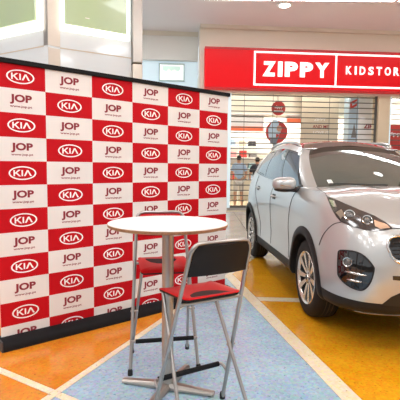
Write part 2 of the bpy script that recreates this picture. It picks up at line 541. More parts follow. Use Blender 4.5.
# ---- shop contents
for i, (u, d) in enumerate([(1.6, 3.3), (4.2, 3.3), (6.8, 3.3), (9.0, 3.3)]):  # fill panels added to brighten the shop interior
    t = thing('shop_ceiling_light', ['rectangular light panel in the shop ceiling above the standing people', 'rectangular light panel in the shop ceiling behind the pale blue column', 'rectangular light panel in the shop ceiling right of the beige pilaster', 'rectangular light panel at the far right of the shop ceiling'][i], 'ceiling light', group='shop ceiling lights')
    t.location = SO + Matrix.Rotation(SA, 3, 'Z') @ Vector((u, d, 4.198)); t.rotation_euler = (0, 0, SA)
    box('diffuser', -0.95, 0.95, -0.7, 0.7, -0.03, -0.002, 'shop_glow', t)
    box('frame', -1.0, -0.955, -0.75, 0.75, -0.04, -0.0015, 'white_paint', t)
    box('frame', 0.955, 1.0, -0.75, 0.75, -0.04, -0.0015, 'white_paint', t)

for i, u in enumerate((1.6, 3.8, 6.9)):  # fill strips added to light the front of the window displays
    t = thing('shop_window_light', ['narrow strip light over the shop window behind the left of the grille', 'narrow strip light over the shop window behind the middle of the grille', 'narrow strip light over the shop window right of the beige pilaster'][i], 'ceiling light', group='strip lights over the shop window')
    t.location = SO + Matrix.Rotation(SA, 3, 'Z') @ Vector((u, 0.375, 4.198)); t.rotation_euler = (0, 0, SA)
    box('tube_diffuser', -0.9, 0.9, -0.015, 0.085, -0.05, -0.002, 'window_glow', t)
    box('end_cap', -0.93, -0.901, -0.02, 0.09, -0.055, -0.002, 'white_paint', t); box('end_cap', 0.901, 0.93, -0.02, 0.09, -0.055, -0.002, 'white_paint', t)

def sthing(name, label, cat, u, d, z=0.02, group=None):
    t = thing(name, label, cat, group=group)
    t.location = SO + Matrix.Rotation(SA, 3, 'Z') @ Vector((u, d, z)); t.rotation_euler = (0, 0, SA)
    return t
# cream soffit box and orange light strips inside
t = sthing('display_soffit', 'cream hanging soffit box at the top of the shop window', 'soffit', 2.9, 1.7, 3.15)
box('soffit_body', -2.6, 2.4, -0.25, 0.35, 0.0, 0.96, 'wall_cream', t)
box('lower_lip', -2.6, 2.4, -0.29, -0.2505, 0.0, 0.06, 'white_paint', t)
t = sthing('strip_sign', 'orange red strip sign in the shop beside the red and white backdrop', 'sign', 1.70, 1.5, 2.62, 'orange strip signs')
box('sign_face', -0.56, 0.56, -0.03, 0.0, 0.0, 0.14, 'sign_orange', t); box('backing', -0.60, 0.60, 0.001, 0.03, -0.02, 0.5285, 'poster_white', t)
t = sthing('strip_sign', 'short orange strip sign in the shop right of the red discs', 'sign', 3.45, 1.5, 2.93, 'orange strip signs')
box('sign_face', -0.34, 0.34, -0.03, 0.0, 0.0, 0.13, 'sign_orange', t); box('backing', -0.38, 0.38, 0.001, 0.03, -0.02, 0.2185, 'poster_white', t)

def disc(name, r, th, m, parent, x=0, z=0, y=0, sx=1.0, seg=40):
    me = lathe_mesh(name, [(0, -th / 2), (r, -th / 2), (r, th / 2), (0, th / 2)], seg, 'Y', 30)
    for v in me.vertices: v.co.x *= sx
    return link(name, me, m, parent, (x, y, z))
t = sthing('round_sign', 'small round red sign with white lettering hanging in the shop window', 'sign', 2.545, 0.55, 3.05, 'round red signs')
disc('disc', 0.225, 0.03, 'item_red', t, z=0.22)
link('lettering', fit_text('zippy', 0.27, 0.12, 0.004, 0.02), 'poster_white', t, (0, -0.021, 0.25))
box('underline', -0.15, 0.15, -0.022, -0.0155, 0.12, 0.145, 'poster_white', t)
tube('hanging_wire', [(0, 0, 0.44), (0, 0, 1.13)], 0.006, 'grille_metal', t)
t = sthing('round_poster', 'large round red poster of a child in white top inside the shop window', 'poster', 2.52, 0.62, 2.16, 'round red signs')
disc('disc', 0.36, 0.03, 'item_red', t, z=0.36)
child = [(-0.20, 0.62), (-0.12, 0.74), (0.0, 0.76), (0.07, 0.64), (0.05, 0.52), (0.13, 0.36), (0.08, 0.28), (-0.02, 0.30), (-0.02, 0.18), (-0.26, 0.18), (-0.28, 0.44)]
prism('printed_top', child, -0.022, -0.0155, 'poster_blue', t, 'XZ')
prism('printed_trousers', [(-0.20, 0.179), (0.0, 0.179), (0.10, 0.279), (0.02, 0.06), (-0.04, -0.1), (-0.12, -0.1), (-0.12, 0.0), (-0.22, 0.0)], -0.022, -0.0155, 'poster_grey', t, 'XZ')
prism('printed_head', [(0.08 + 0.085 * math.cos(k * PI / 8), 0.47 + 0.1 * math.sin(k * PI / 8)) for k in range(16)], -0.0285, -0.0225, 'skin', t, 'XZ')
tube('hanging_wire', [(0, 0.0, 0.72), (0, 0.0, 2.038)], 0.006, 'grille_metal', t)

t = sthing('display_column', 'pale blue display column lettered ZIP in the shop window', 'column', 5.33, 0.72, 0.02)
box('column_body', -0.45, 0.44, -0.2, 0.2, 0.0, 4.178, 'poster_blue', t)
box('white_panel', -0.14, 0.43, -0.225, -0.2005, 0.0, 4.1, 'poster_white', t)
link('lettering', fit_text('ZIP', 0.30, 0.15, 0.004, 0.03), 'ink_maroon', t, (0.20, -0.23, 2.73))
prism('red_mark', [(-0.42, 3.26), (-0.20, 3.38), (-0.20, 3.46), (-0.36, 3.37), (-0.36, 3.45), (-0.20, 3.53), (-0.20, 3.60), (-0.43, 3.49)], -0.21, -0.2005, 'item_red', t, 'XZ')
prism('printed_figure', [(-0.36, 2.35), (-0.30, 2.62), (-0.27, 2.82), (-0.22, 2.62), (-0.17, 2.35)], -0.21, -0.2005, 'item_grey', t, 'XZ')
t = sthing('wall_banner', 'tan banner with maroon slogan lettering hanging behind the grille above the car', 'banner', 4.1, 1.1, 1.9)
box('banner_sheet', -0.62, 0.66, -0.01, 0.01, 0.0, 2.1, 'item_tan', t)
link('lettering', fit_text('AND ME', 0.55, 0.11, 0.003, 0.01), 'ink_maroon', t, (0.05, -0.0135, 0.86))
link('lettering', fit_text('LOVE IT', 0.55, 0.10, 0.003, 0.0), 'poster_white', t, (0.08, -0.0135, 0.66))
link('lettering', fit_text('ZIPPY', 0.40, 0.09, 0.003, 0.0), 'poster_white', t, (0.02, -0.0135, 1.10))
t = sthing('red_display', 'rounded red display board with white lettering right of the beige pilaster', 'sign', 6.45, 0.6, 0.02)
prism('board', [(-0.45, 0.0), (0.9, 0.0), (0.9, 2.5), (0.75, 2.72), (0.45, 2.82), (0.0, 2.82), (-0.3, 2.72), (-0.45, 2.5)], 0, 0.06, 'item_red', t, 'XZ')
link('lettering', fit_text('zippy', 0.6, 0.16, 0.004, 0.02), 'poster_white', t, (0.1, -0.006, 2.48))

# shelving with folded stock
sh = sthing('shelf_unit', 'white wall shelving at the back of the shop', 'shelf', 2.6, 4.2)
for k in range(5):
    box('shelf_board', -2.2, 2.2, -0.2, 0.2, 0.35 + 0.45 * k, 0.38 + 0.45 * k, 'white_paint', sh)
for x in (-2.24, -0.75, 0.75, 2.24):
    bmx = bmesh.new(); add_box(bmx, x - 0.02, x + 0.02, -0.22, -0.2005, 0, 2.5)
    link('upright', bm_mesh(bmx, 'upright'), 'white_paint', sh)
cols = ['item_red', 'item_teal', 'item_tan', 'item_grey', 'item_pink', 'cloth_dark', 'cloth_blue']
cname = {'item_red': 'red', 'item_teal': 'teal', 'item_tan': 'tan', 'item_grey': 'grey', 'item_pink': 'pink', 'cloth_dark': 'charcoal', 'cloth_blue': 'light blue'}
lev = ['lowest', 'second', 'third', 'fourth', 'top']
idx = 0
for k in (1, 2, 3, 4):
    for j in range(5):
        u = 0.75 + 0.42 * j + 0.05 * (k % 2)
        c = cols[(idx * 3 + k) % 7]; idx += 1
        h = random.uniform(0.16, 0.30)
        pos = ['first', 'second', 'third', 'fourth', 'fifth'][j]
        q = sthing('garment_stack', f'{cname[c]} folded garments, {pos} stack from the left on the {lev[k]} shop shelf', 'clothes', u, 4.18, 0.02 + 0.38 + 0.45 * k + 0.001, 'folded clothes on the shop shelves')
        n = 3
        for a in range(n):
            box('folded_garment', -0.15 + 0.01 * a, 0.15 - 0.008 * a, -0.16, 0.15, a * h / n, (a + 1) * h / n - 0.006, c, q, 0.012)

# people behind the grille
def skin_mesh(name, nodes, edges, sub=2, root=0):
    me = bpy.data.meshes.new(name)
    me.from_pydata([n[:3] for n in nodes], edges, [])
    o = bpy.data.objects.new(name, me); COL.objects.link(o)
    o.modifiers.new('skin', 'SKIN')
    for sv, n in zip(me.skin_vertices[0].data, nodes):
        rr = n[3]
        sv.radius = rr if isinstance(rr, tuple) else (rr, rr)
        sv.use_root = False
    me.skin_vertices[0].data[root].use_root = True
    s = o.modifiers.new('sub', 'SUBSURF'); s.levels = sub; s.render_levels = sub
    dg = bpy.context.evaluated_depsgraph_get()
    out = bpy.data.meshes.new_from_object(o.evaluated_get(dg))
    bpy.data.objects.remove(o)
    out.name = name; out.materials.clear(); out.shade_smooth()
    return out

def person(t, top, legs, shoe, hair, long_trousers, s=1.0):
    """standing figure facing +y (into the shop), arms bent in front"""
    N = [(0, 0, 0.95, (0.15, 0.11)), (0, 0, 1.12, (0.13, 0.10)), (0, 0.0, 1.32, (0.165, 0.11)), (0, -0.01, 1.44, (0.10, 0.07)), (0, 0.0, 1.50, 0.052), (0, 0.01, 1.57, (0.07, 0.085)), (0, 0.01, 1.66, (0.078, 0.098)), (0, 0.0, 1.73, (0.05, 0.065))]
    E = [(0, 1), (1, 2), (2, 3), (3, 4), (4, 5), (5, 6), (6, 7)]
    for sx in (-1, 1):
        b = len(N)
        N += [(sx * 0.17, -0.01, 1.40, 0.058), (sx * 0.25, -0.03, 1.14, 0.045), (sx * 0.22, 0.13, 0.99, 0.034), (sx * 0.20, 0.19, 0.95, (0.035, 0.022)), (sx * 0.19, 0.25, 0.93, (0.03, 0.014))]
        E += [(3, b), (b, b + 1), (b + 1, b + 2), (b + 2, b + 3), (b + 3, b + 4)]
        c = len(N)
        N += [(sx * 0.09, 0.0, 0.86, 0.09), (sx * 0.11, 0.01, 0.48, 0.058), (sx * 0.115, -0.02, 0.30, 0.056), (sx * 0.12, -0.01, 0.08, 0.038), (sx * 0.125, 0.09, 0.035, (0.04, 0.03)), (sx * 0.13, 0.16, 0.028, (0.035, 0.024))]
        E += [(0, c), (c, c + 1), (c + 1, c + 2), (c + 2, c + 3), (c + 3, c + 4), (c + 4, c + 5)]
    body = link('body', skin_mesh('body', N, E), 'skin', t)
    # clothing follows the same joints with a larger radius
    TN = [(0, 0, 0.90, (0.175, 0.135)), (0, 0, 1.12, (0.15, 0.12)), (0, 0.0, 1.32, (0.185, 0.13)), (0, -0.01, 1.44, (0.11, 0.085)),
          (-0.175, -0.01, 1.41, 0.075), (-0.235, -0.025, 1.19, 0.066), (0.175, -0.01, 1.41, 0.075), (0.235, -0.025, 1.19, 0.066)]
    TE = [(0, 1), (1, 2), (2, 3), (3, 4), (4, 5), (3, 6), (6, 7)]
    link('top', skin_mesh('top', TN, TE), top, t)
    LN = [(0, 0, 0.93, (0.165, 0.125))]; LE = []
    for sx in (-1, 1):
        c = len(LN)
        LN += [(sx * 0.092, 0, 0.84, 0.108), (sx * 0.112, 0.01, 0.50, 0.080)]
        LE += [(0, c), (c, c + 1)]
        if long_trousers:
            LN.append((sx * 0.122, -0.012, 0.12, 0.062)); LE.append((c + 1, c + 2))
    link('trousers', skin_mesh('trousers', LN, LE), legs, t)
    for sx in (-1, 1):
        sm = skin_mesh('shoe', [(sx * 0.12, -0.04, 0.045, 0.046), (sx * 0.125, 0.09, 0.042, (0.05, 0.042)), (sx * 0.13, 0.19, 0.034, (0.042, 0.034))], [(0, 1), (1, 2)])
        zmin = min(v.co.z for v in sm.vertices)
        for v in sm.vertices: v.co.z -= zmin
        link('shoe', sm, shoe, t)
    hm = skin_mesh('hair', [(0, -0.035, 1.56, (0.075, 0.06)), (0, -0.03, 1.66, (0.09, 0.095)), (0, -0.005, 1.745, (0.07, 0.08))], [(0, 1), (1, 2)])
    link('hair', hm, hair, t)
    for sx in (-1, 1):
        link('ear', lathe_mesh('ear', [(0, -0.012), (0.022, -0.008), (0.026, 0.0), (0.022, 0.008), (0, 0.012)], 12, 'X', True), 'skin', t, (sx * 0.088, 0.0, 1.63))
    t.scale = (s, s, s)
t = sthing('person', 'person in pale blue top and light shorts standing behind the grille', 'person', 1.36, 0.95)
person(t, 'cloth_blue', 'cloth_pale', 'shoe_brown', 'hair_dark', False, 1.0)
t = sthing('person', 'person in dark clothes behind the grille, half hidden by the car', 'person', 2.02, 1.15)
person(t, 'cloth_dark', 'cloth_dark', 'shoe_brown', 'hair_dark', True, 0.97)

# ================================================================== CLAD COLUMN with backlit panels (behind the backdrop)
P = [(-4.35, 7.29), (-2.155, 6.03), (-2.09, 6.0), (-1.965, 6.12), (-1.06, 6.66), (-1.6, 9.4), (-4.35, 9.4)]
o = prism('wall_column', P, 0, CEIL_Z, 'gloss_white_panel'); tag(o, 'white gloss clad column behind the red and white backdrop', None, None, 'structure')
def face_frame(a, b):
    a, b = Vector(a), Vector(b)
    d = (b - a).normalized(); return a, d, math.atan2(d.y, d.x), (b - a).length
def face_root(name, label, cat, a, b, kind=None):
    p, d, an, ln = face_frame(a, b)
    t = thing(name, label, cat, (p.x, p.y, 0), an)
    return t, ln
# left face panel (local x along, -y outwards)
t, ln = face_root('backlit_panel', 'green white backlit panel on the column, at the left edge of the photo', 'light panel', (-4.35, 7.29), (-2.155, 6.03))
box('glowing_backing', 0.15, ln - 0.005, -0.05, -0.002, 3.24, 5.2, 'light_strip', t)
box('green_face', 0.22, ln - 0.07, -0.09, -0.051, 3.36, 5.1, 'green_panel', t, 0.01)
t, ln = face_root('backlit_panel', 'wide green backlit panel on the column above the middle of the backdrop', 'light panel', (-1.965, 6.12), (-1.06, 6.66))
box('glowing_backing', 0.01, ln - 0.05, -0.05, -0.002, 3.26, 5.2, 'light_strip', t)
box('green_face', 0.05, ln - 0.11, -0.09, -0.051, 3.34, 5.1, 'green_panel', t, 0.01)
link('maker_mark', fit_text('—', 0.06, 0.012, 0.001), 'ink_white', t, (0.36, -0.0925, 3.46))
# dark joint lines and steel corner
t = bpy.data.objects['wall_column']
def col_part(name, a, b, x0, x1, y0, y1, z0, z1, m):
    p, d, an, ln = face_frame(a, b)
    q = box(name, x0 if x0 is not None else 0, x1 if x1 is not None else ln, y0, y1, z0, z1, m, t)
    q.location = (p.x, p.y, 0); q.rotation_euler = (0, 0, an)
    return q
col_part('panel_joint', (-4.35, 7.29), (-2.155, 6.03), None, None, -0.004, 0.001, 3.015, 3.028, 'item_tan')
col_part('panel_joint', (-1.965, 6.12), (-1.06, 6.66), None, None, -0.004, 0.001, 3.015, 3.028, 'item_tan')
col_part('corner_trim', (-2.155, 6.03), (-2.09, 6.0), None, None, -0.006, 0.001, 3.03, CEIL_Z, 'steel')
col_part('corner_panel', (-2.09, 6.0), (-1.965, 6.12), None, None, -0.006, 0.001, 3.03, CEIL_Z, 'warm_steel')
col_part('corner_panel', (-2.09, 6.0), (-1.965, 6.12), None, None, -0.006, 0.001, 0, 3.0, 'warm_steel')
# bright steel post at the end of the right face
po = bpy.data.objects.new('steel_post', None); COL.objects.link(po); po.parent = bpy.data.objects['wall_column']
po.location = (-0.985, 6.69, 0); po.rotation_euler = (0, 0, math.radians(20)); po['label'] = 'polished steel corner post'
box('lower_sleeve', -0.075, 0.075, -0.075, 0.075, 0, 2.93, 'warm_steel', po, 0.012)
box('joint_ring', -0.068, 0.068, -0.068, 0.068, 2.931, 2.947, 'joint_dark', po)
box('upper_sleeve', -0.075, 0.075, -0.075, 0.075, 2.948, CEIL_Z - 0.002, 'steel', po, 0.012)

# ================================================================== CEILING AND LIGHTS
ceil = box('ceiling', -12, 13, -9, 15.6, CEIL_Z, CEIL_Z + 0.15, 'ceiling_white'); tag(ceil, 'smooth off white mall ceiling', None, None, 'structure')
def fill_panel(x, y, sx, sy, label):  # unseen glowing panel added as overhead fill
    t = thing('ceiling_light', label, 'ceiling light', (x, y, CEIL_Z), 0, 'square ceiling lights')
    box('diffuser', -sx, sx, -sy, sy, -0.03, -0.002, 'lamp_glow', t)
    for (a, b, c, d) in ((-sx - 0.05, -sx - 0.001, -sy - 0.05, sy + 0.05), (sx + 0.001, sx + 0.05, -sy - 0.05, sy + 0.05), (-sx, sx, -sy - 0.05, -sy - 0.001), (-sx, sx, sy + 0.001, sy + 0.05)):
        box('frame', a, b, c, d, -0.045, -0.002, 'white_paint', t)
for j, y in enumerate((-5.5, -2.6, 0.3, 3.4)):
    for i, x in enumerate((-6.2, -3.1, 0.0, 3.1, 6.2)):
        fill_panel(x, y, 0.55, 0.55, 'square light panel set in the ceiling out of the photo')
for i, x in enumerate((-6.0, -2.9, 0.2, 3.3, 6.4)):  # unseen strips added for wall wash and a streak on the windscreen
    t = thing('linear_light', 'long linear light in the ceiling above the concourse, out of the photo', 'ceiling light', (x, 11.0, CEIL_Z), 0, 'linear ceiling lights')
    box('diffuser', -1.5, 1.5, -0.16, 0.16, -0.04, -0.002, 'linear_glow', t)
    for (a, b, c, d) in ((-1.54, -1.501, -0.2, 0.2), (1.501, 1.54, -0.2, 0.2), (-1.5, 1.5, -0.2, -0.161), (-1.5, 1.5, 0.161, 0.2)):
        box('frame', a, b, c, d, -0.05, -0.002, 'white_paint', t)
for i, x in enumerate((-4.9, -2.55, -0.2, 2.15, 4.5, 6.85)):
    t = thing('downlight', 'small round downlight at the top edge above the shop sign' if i == 3 else 'small round downlight set in the ceiling outside the photo', 'ceiling light', (x, 11.56 if i == 3 else 9.0, CEIL_Z), 0, None if i == 3 else 'row of round downlights')
    link('trim_ring', lathe_mesh('trim_ring', [(0.15, -0.002), (0.20, -0.002), (0.20, -0.02), (0.15, -0.035)], 28, 'Z', 30, caps=False), 'white_paint', t)
    link('bulb', lathe_mesh('bulb', [(0, -0.07), (0.08, -0.06), (0.125, -0.03), (0.13, -0.002), (0, -0.002)], 28, 'Z', 40), 'lamp_glow', t)

# ================================================================== BACKDROP
BA = math.atan2(0.6420, 0.7667)
CW, RH, ZT = 0.397, 0.1828, 2.167
bd = thing('backdrop_banner', 'large red and white chequered press backdrop with KIA and JOP prints', 'banner', (-1.232, 3.459, 0), BA)
U0, U1 = -0.95 * CW, 5 * CW
edges_u = [U0] + [CW * k for k in range(6)]
v, f, mi = [], [], []
zs = [ZT - RH * k for k in range(12)] + [0.06]
for z in zs:
    for u in edges_u: v.append((u, 0, z))
nb = len(v)
for z in zs:
    for u in edges_u: v.append((u, 0.006, z))
nu = len(edges_u)
for r in range(12):
    for c in range(6):
        a = r * nu + c
        f.append((a, a + nu, a + nu + 1, a + 1)); mi.append((r + c) % 2)
        f.append((nb + a, nb + a + 1, nb + a + nu + 1, nb + a + nu)); mi.append(1)
per = [(r * nu, (r + 1) * nu) for r in range(12)] + [(12 * nu + c, 12 * nu + c + 1) for c in range(6)] + [((r + 1) * nu + 6, r * nu + 6) for r in range(11, -1, -1)] + [(c + 1, c) for c in range(5, -1, -1)]
for a, b in per:
    f.append((a, a + nb, b + nb, b)); mi.append(1)
me = raw_mesh('printed_fabric', v, f)
me.materials.append(MATS['print_red']); me.materials.append(MATS['print_white'])
for p, m_ in zip(me.polygons, mi): p.material_index = m_
fab = link('printed_fabric', me, None, bd)
# oval logo: ring and three letters (no crossbar on the last)
def logo_mesh(w, h):
    bm = bmesh.new()
    n = 40
    def ring(r0, r1):
        a = [[], [], [], []]
        for k in range(n):
            t = 2 * PI * k / n
            c, s = math.cos(t), math.sin(t)
            a[0].append(bm.verts.new((c * (w / 2), -0.0012, s * h / 2)))
            a[1].append(bm.verts.new((c * (w / 2 - r0), -0.0012, s * (h / 2 - r1))))
        for k in range(n):
            l = (k + 1) % n
            bm.faces.new((a[0][k], a[1][k], a[1][l], a[0][l]))
    ring(0.011, 0.009)
    def poly(pts):
        bm.faces.new([bm.verts.new((x * w / 2, -0.0012, z * h / 2)) for x, z in pts])
    # K, I, A shapes in a -1..1 box
    t = 0.105
    poly([(-0.66, -0.44), (-0.66, 0.44), (-0.66 + t, 0.44), (-0.66 + t, -0.44)])
    poly([(-0.555, -0.12), (-0.555, 0.06), (-0.31, 0.48), (-0.155, 0.48), (-0.47, -0.03)])
    poly([(-0.52, 0.02), (-0.435, 0.10), (-0.12, -0.48), (-0.27, -0.48)])
    poly([(-0.085, -0.44), (-0.085, 0.44), (0.025, 0.44), (0.025, -0.44)])
    poly([(0.075, -0.44), (0.30, 0.44), (0.42, 0.44), (0.375, 0.20), (0.205, -0.44)])
    poly([(0.42, 0.44), (0.68, -0.44), (0.545, -0.44), (0.375, 0.20)])
    bmesh.ops.triangulate(bm, faces=bm.faces)
    g = bmesh.ops.extrude_face_region(bm, geom=list(bm.faces))
    bmesh.ops.translate(bm, vec=(0, 0.0008, 0), verts=[x for x in g['geom'] if isinstance(x, bmesh.types.BMVert)])
    return bm_mesh(bm, 'oval_logo')
ml = logo_mesh(0.208, 0.106); ml.materials.append(MATS['ink_white'])
mj = fit_text('JOP', 0.165, 0.075, 0.0004, 0.042); mj.materials.append(MATS['ink_maroon'])
mw = fit_text('www.jop.pt', 0.165, 0.022, 0.0004, 0.02); mw.materials.append(MATS['ink_maroon'])
for r in range(12):
    for c in range(6):
        uc = (edges_u[c] + edges_u[c + 1]) / 2
        zc = ZT - RH * (r + 0.5)
        if (r + c) % 2 == 0:
            link('oval_logo', ml, None, fab, (uc, 0, zc))
        else:
            link('initials_print', mj, None, fab, (uc, -0.001, zc + 0.012))
            if r < 11:
                link('web_address', mw, None, fab, (uc, -0.001, zc - 0.043))
box('top_rail', U0 - 0.01, U1 + 0.025, -0.016, 0.022, ZT - 0.004, ZT + 0.034, 'black_rail', bd, 0.006)
# roller cassette at the floor
sec = [(-0.112, 0.0), (-0.115, 0.025), (-0.098, 0.052), (-0.055, 0.074), (0.0, 0.080), (0.05, 0.075), (0.085, 0.055), (0.10, 0.025), (0.10, 0.0)]
bm = bmesh.new()
ra = [bm.verts.new((U0 - 0.015, y, z)) for y, z in sec]; rb = [bm.verts.new((U1 + 0.03, y, z)) for y, z in sec]
bm.faces.new(ra); bm.faces.new(rb[::-1])
for k in range(len(sec)):
    l = (k + 1) % len(sec); bm.faces.new((ra[k], ra[l], rb[l], rb[k]))
link('base_cassette', bm_mesh(bm, 'base_cassette', 40), 'foam_black', bd)
box('end_cap', U0 - 0.026, U0 - 0.0155, -0.11, 0.094, 0.0, 0.08, 'car_seam', bd, 0.003)
for x in (U0 + 0.35, U1 - 0.35):
    tube('support_pole', [(x, 0.04, 0.1), (x, 0.03, ZT)], 0.012, 'satin_steel', bd)

# ================================================================== TABLE
tb = thing('bar_table', 'tall round white bar table with a grey post and cross foot', 'table', (-0.195, 2.627, 0))
R, ZTAB = 0.368, 1.066
link('table_top', lathe_mesh('table_top', [(0, ZTAB - 0.003), (R - 0.006, ZTAB - 0.003), (R - 0.003, ZTAB), (0, ZTAB)][::-1], 72, 'Z', 30), 'table_white', tb)
link('edge_band', lathe_mesh('edge_band', [(0, ZTAB - 0.0035), (R - 0.001, ZTAB - 0.0035), (R, ZTAB - 0.006), (R - 0.002, ZTAB - 0.016), (R - 0.012, ZTAB - 0.021), (0, ZTAB - 0.021)], 72, 'Z', 30), 'plywood_edge', tb)
link('post', lathe_mesh('post', [(0, 0.05), (0.036, 0.05), (0.036, ZTAB - 0.03), (0, ZTAB - 0.03)], 28, 'Z', 30), 'satin_steel', tb)
link('top_flange', lathe_mesh('top_flange', [(0, ZTAB - 0.045), (0.06, ZTAB - 0.045), (0.12, ZTAB - 0.0215), (0, ZTAB - 0.0215)], 32, 'Z', 30), 'satin_steel', tb)
def arm_mesh():
    bm = bmesh.new()
    s = [(-0.03, 0.008), (-0.03, 0.026), (-0.018, 0.05), (0.018, 0.05), (0.03, 0.026), (0.03, 0.008)]
    e = [(-0.024, 0.008), (-0.024, 0.018), (-0.014, 0.028), (0.014, 0.028), (0.024, 0.018), (0.024, 0.008)]
    a = [bm.verts.new((0.0, y, z)) for y, z in s]; b = [bm.verts.new((0.305, y, z)) for y, z in e]
    bm.faces.new(a); bm.faces.new(b[::-1])
    for k in range(6): bm.faces.new((a[k], a[(k + 1) % 6], b[(k + 1) % 6], b[k]))
    return bm_mesh(bm, 'foot_arm')
am = arm_mesh()
gm = lathe_mesh('glide', [(0, 0), (0.018, 0), (0.018, 0.009), (0, 0.009)], 16)
for k, an in enumerate((165, -15, 68, 248)):
    a_ = link('foot_arm', am, 'satin_steel', tb, (0, 0, 0), (0, 0, math.radians(an)))
    link('glide', gm, 'dark_rubber', a_, (0.28, 0, 0))

# ================================================================== FOLDING BAR STOOLS
def stool(label, loc, rz, ZT_):
    t = thing('folding_bar_stool', label, 'stool', (loc[0], loc[1], 0), rz, 'folding bar stools at the table')
    def up(s, z):     # back frame line: half width and depth at height z
        k = z / ZT_
        return Vector((s * (0.235 + (0.172 - 0.235) * k), 0.10 - 0.34 * k, z))
    pth = [up(-1, 0.012), up(-1, 0.74), up(-1, ZT_), up(1, ZT_), up(1, 0.74), up(1, 0.012)]
    tube('back_frame', round_path(pth, 0.06, 8), 0.0115, 'chrome', t, 12)
    for s in (-1, 1):
        q = up(s, 0.0)
        link('rubber_foot', lathe_mesh('rubber_foot', [(0, 0), (0.017, 0), (0.0165, 0.03), (0.0135, 0.04), (0, 0.04)], 14), 'dark_rubber', t, (q.x, q.y, 0))
    # seat legs crossing to the rear
    for s in (-1, 1):
        a = Vector((s * 0.158, 0.12, 0.715)); b = Vector((s * 0.212, -0.25, 0.012))
        tube('leg', [a, b], 0.0105, 'chrome', t, 12)
        link('rubber_foot', lathe_mesh('rubber_foot', [(0, 0), (0.016, 0), (0.0155, 0.03), (0.0125, 0.04), (0, 0.04)], 14), 'dark_rubber', t, (b.x, b.y, 0))
        # pivot bolt where the legs cross
        zc = 0.40
        u_ = up(s, zc)
        tube('pivot_bolt', [(u_.x - s * 0.035, u_.y, zc), (u_.x + s * 0.016, u_.y, zc)], 0.008, 'satin_steel', t, 10)
    tube('seat_bar', [(-0.158, 0.12, 0.715), (0.158, 0.12, 0.715)], 0.0095, 'chrome', t, 10)
    r_ = up(-1, 0.715); l_ = up(1, 0.715)
    tube('rear_bar', [(r_.x, r_.y, r_.z), (l_.x, l_.y, l_.z)], 0.0095, 'chrome', t, 10)
    # foot rest
    zf = 0.205
    f0, f1 = up(-1, zf), up(1, zf)
    fp = [f0, f0 + Vector((0.0, 0.06, 0.025)), f1 + Vector((0.0, 0.06, 0.025)), f1]
    tube('foot_rest', round_path(fp, 0.05, 6), 0.0095, 'chrome', t, 10)
    sl = Vector((0.024, 0.06, 0.025)); sr = Vector((-0.024, 0.06, 0.025))
    tube('foot_rest_sleeve', [f0 + sl, f1 + sr], 0.0145, 'foam_black', t, 12)
    # seat: moulded board with rounded corners, dished
    n = 22
    hx, hy, rc = 0.17, 0.165, 0.022
    out = []
    for cx, cy, a0 in ((hx - rc, hy - rc, 0), (-hx + rc, hy - rc, 90), (-hx + rc, -hy + rc, 180), (hx - rc, -hy + rc, 270)):
        for k in range(6):
            an = math.radians(a0 + 18 * k); out.append((cx + rc * math.cos(an), cy + rc * math.sin(an)))
    def seat_z(x, y):
        return 0.742 - 0.010 * (1 - (x / hx) ** 2) + 0.006 * (x / hx) ** 2 - 0.022 * max(0, (y - 0.06) / 0.10) ** 2 + 0.006 * max(0, (-y - 0.08) / 0.08)
    bm = bmesh.new()
    rings = []
    for s_ in (1.0, 0.97, 0.75, 0.5, 0.25):
        rings.append([bm.verts.new((x * s_, y * s_, seat_z(x * s_, y * s_) - (0.004 if s_ == 1.0 else 0))) for x, y in out])
    c0 = bm.verts.new((0, 0, seat_z(0, 0)))
    m_ = len(out)
    for a, b in zip(rings, rings[1:]):
        for k in range(m_): bm.faces.new((a[k], a[(k + 1) % m_], b[(k + 1) % m_], b[k]))
    for k in range(m_): bm.faces.new((rings[-1][k], rings[-1][(k + 1) % m_], c0))
    low = [bm.verts.new((v_.co.x, v_.co.y, v_.co.z - 0.003)) for v_ in rings[0]]
    for k in range(m_): bm.faces.new((rings[0][k], low[k], low[(k + 1) % m_], rings[0][(k + 1) % m_]))
    st = link('seat', bm_mesh(bm, 'seat', 40), 'stool_red', t)
    bm = bmesh.new()
    a = [bm.verts.new((x * 0.995, y * 0.995, seat_z(x, y) - 0.0075)) for x, y in out]
    b = [bm.verts.new((x * 0.98, y * 0.98, seat_z(x, y) - 0.018)) for x, y in out]
    bm.faces.new(a); bm.faces.new(b[::-1])
    for k in range(m_): bm.faces.new((a[k], b[k], b[(k + 1) % m_], a[(k + 1) % m_]))
    link('seat_underside', bm_mesh(bm, 'seat_underside'), 'pad_black', t)
    # back rest: curved board, black behind, red in front
    def pad(name, y0, y1, m, z0, z1, inset):
        bm = bmesh.new()
        nx, nz = 14, 7
        g = [[], []]
        for side, yy in ((0, y0), (1, y1)):
            for j in range(nz + 1):
                row = []
                kz = j / nz
                z = z0 + (z1 - z0) * kz
                u_ = up(1, z)
                hw = u_.x - inset
                cut = 0.02 * max(0, (kz - 0.7) / 0.3) ** 2
                for i in range(nx + 1):
                    s = -1 + 2 * i / nx
                    row.append(bm.verts.new((s * (hw - cut), u_.y + yy - 0.018 * (1 - s * s), z)))
                g[side].append(row)
        for side in (0, 1):
            for j in range(nz):
                for i in range(nx):
                    q = (g[side][j][i], g[side][j][i + 1], g[side][j + 1][i + 1], g[side][j + 1][i])
                    bm.faces.new(q if side else q[::-1])
        for j in range(nz):
            for i in (0, nx): bm.faces.new((g[0][j][i], g[0][j + 1][i], g[1][j + 1][i], g[1][j][i]))
        for i in range(nx):
            for j in (0, nz): bm.faces.new((g[0][j][i], g[0][j][i + 1], g[1][j][i + 1], g[1][j][i]))
        return link(name, bm_mesh(bm, name, 40), m, t)
    pad('backrest', -0.012, 0.004, 'pad_black', ZT_ - 0.17, ZT_ - 0.008, 0.008)
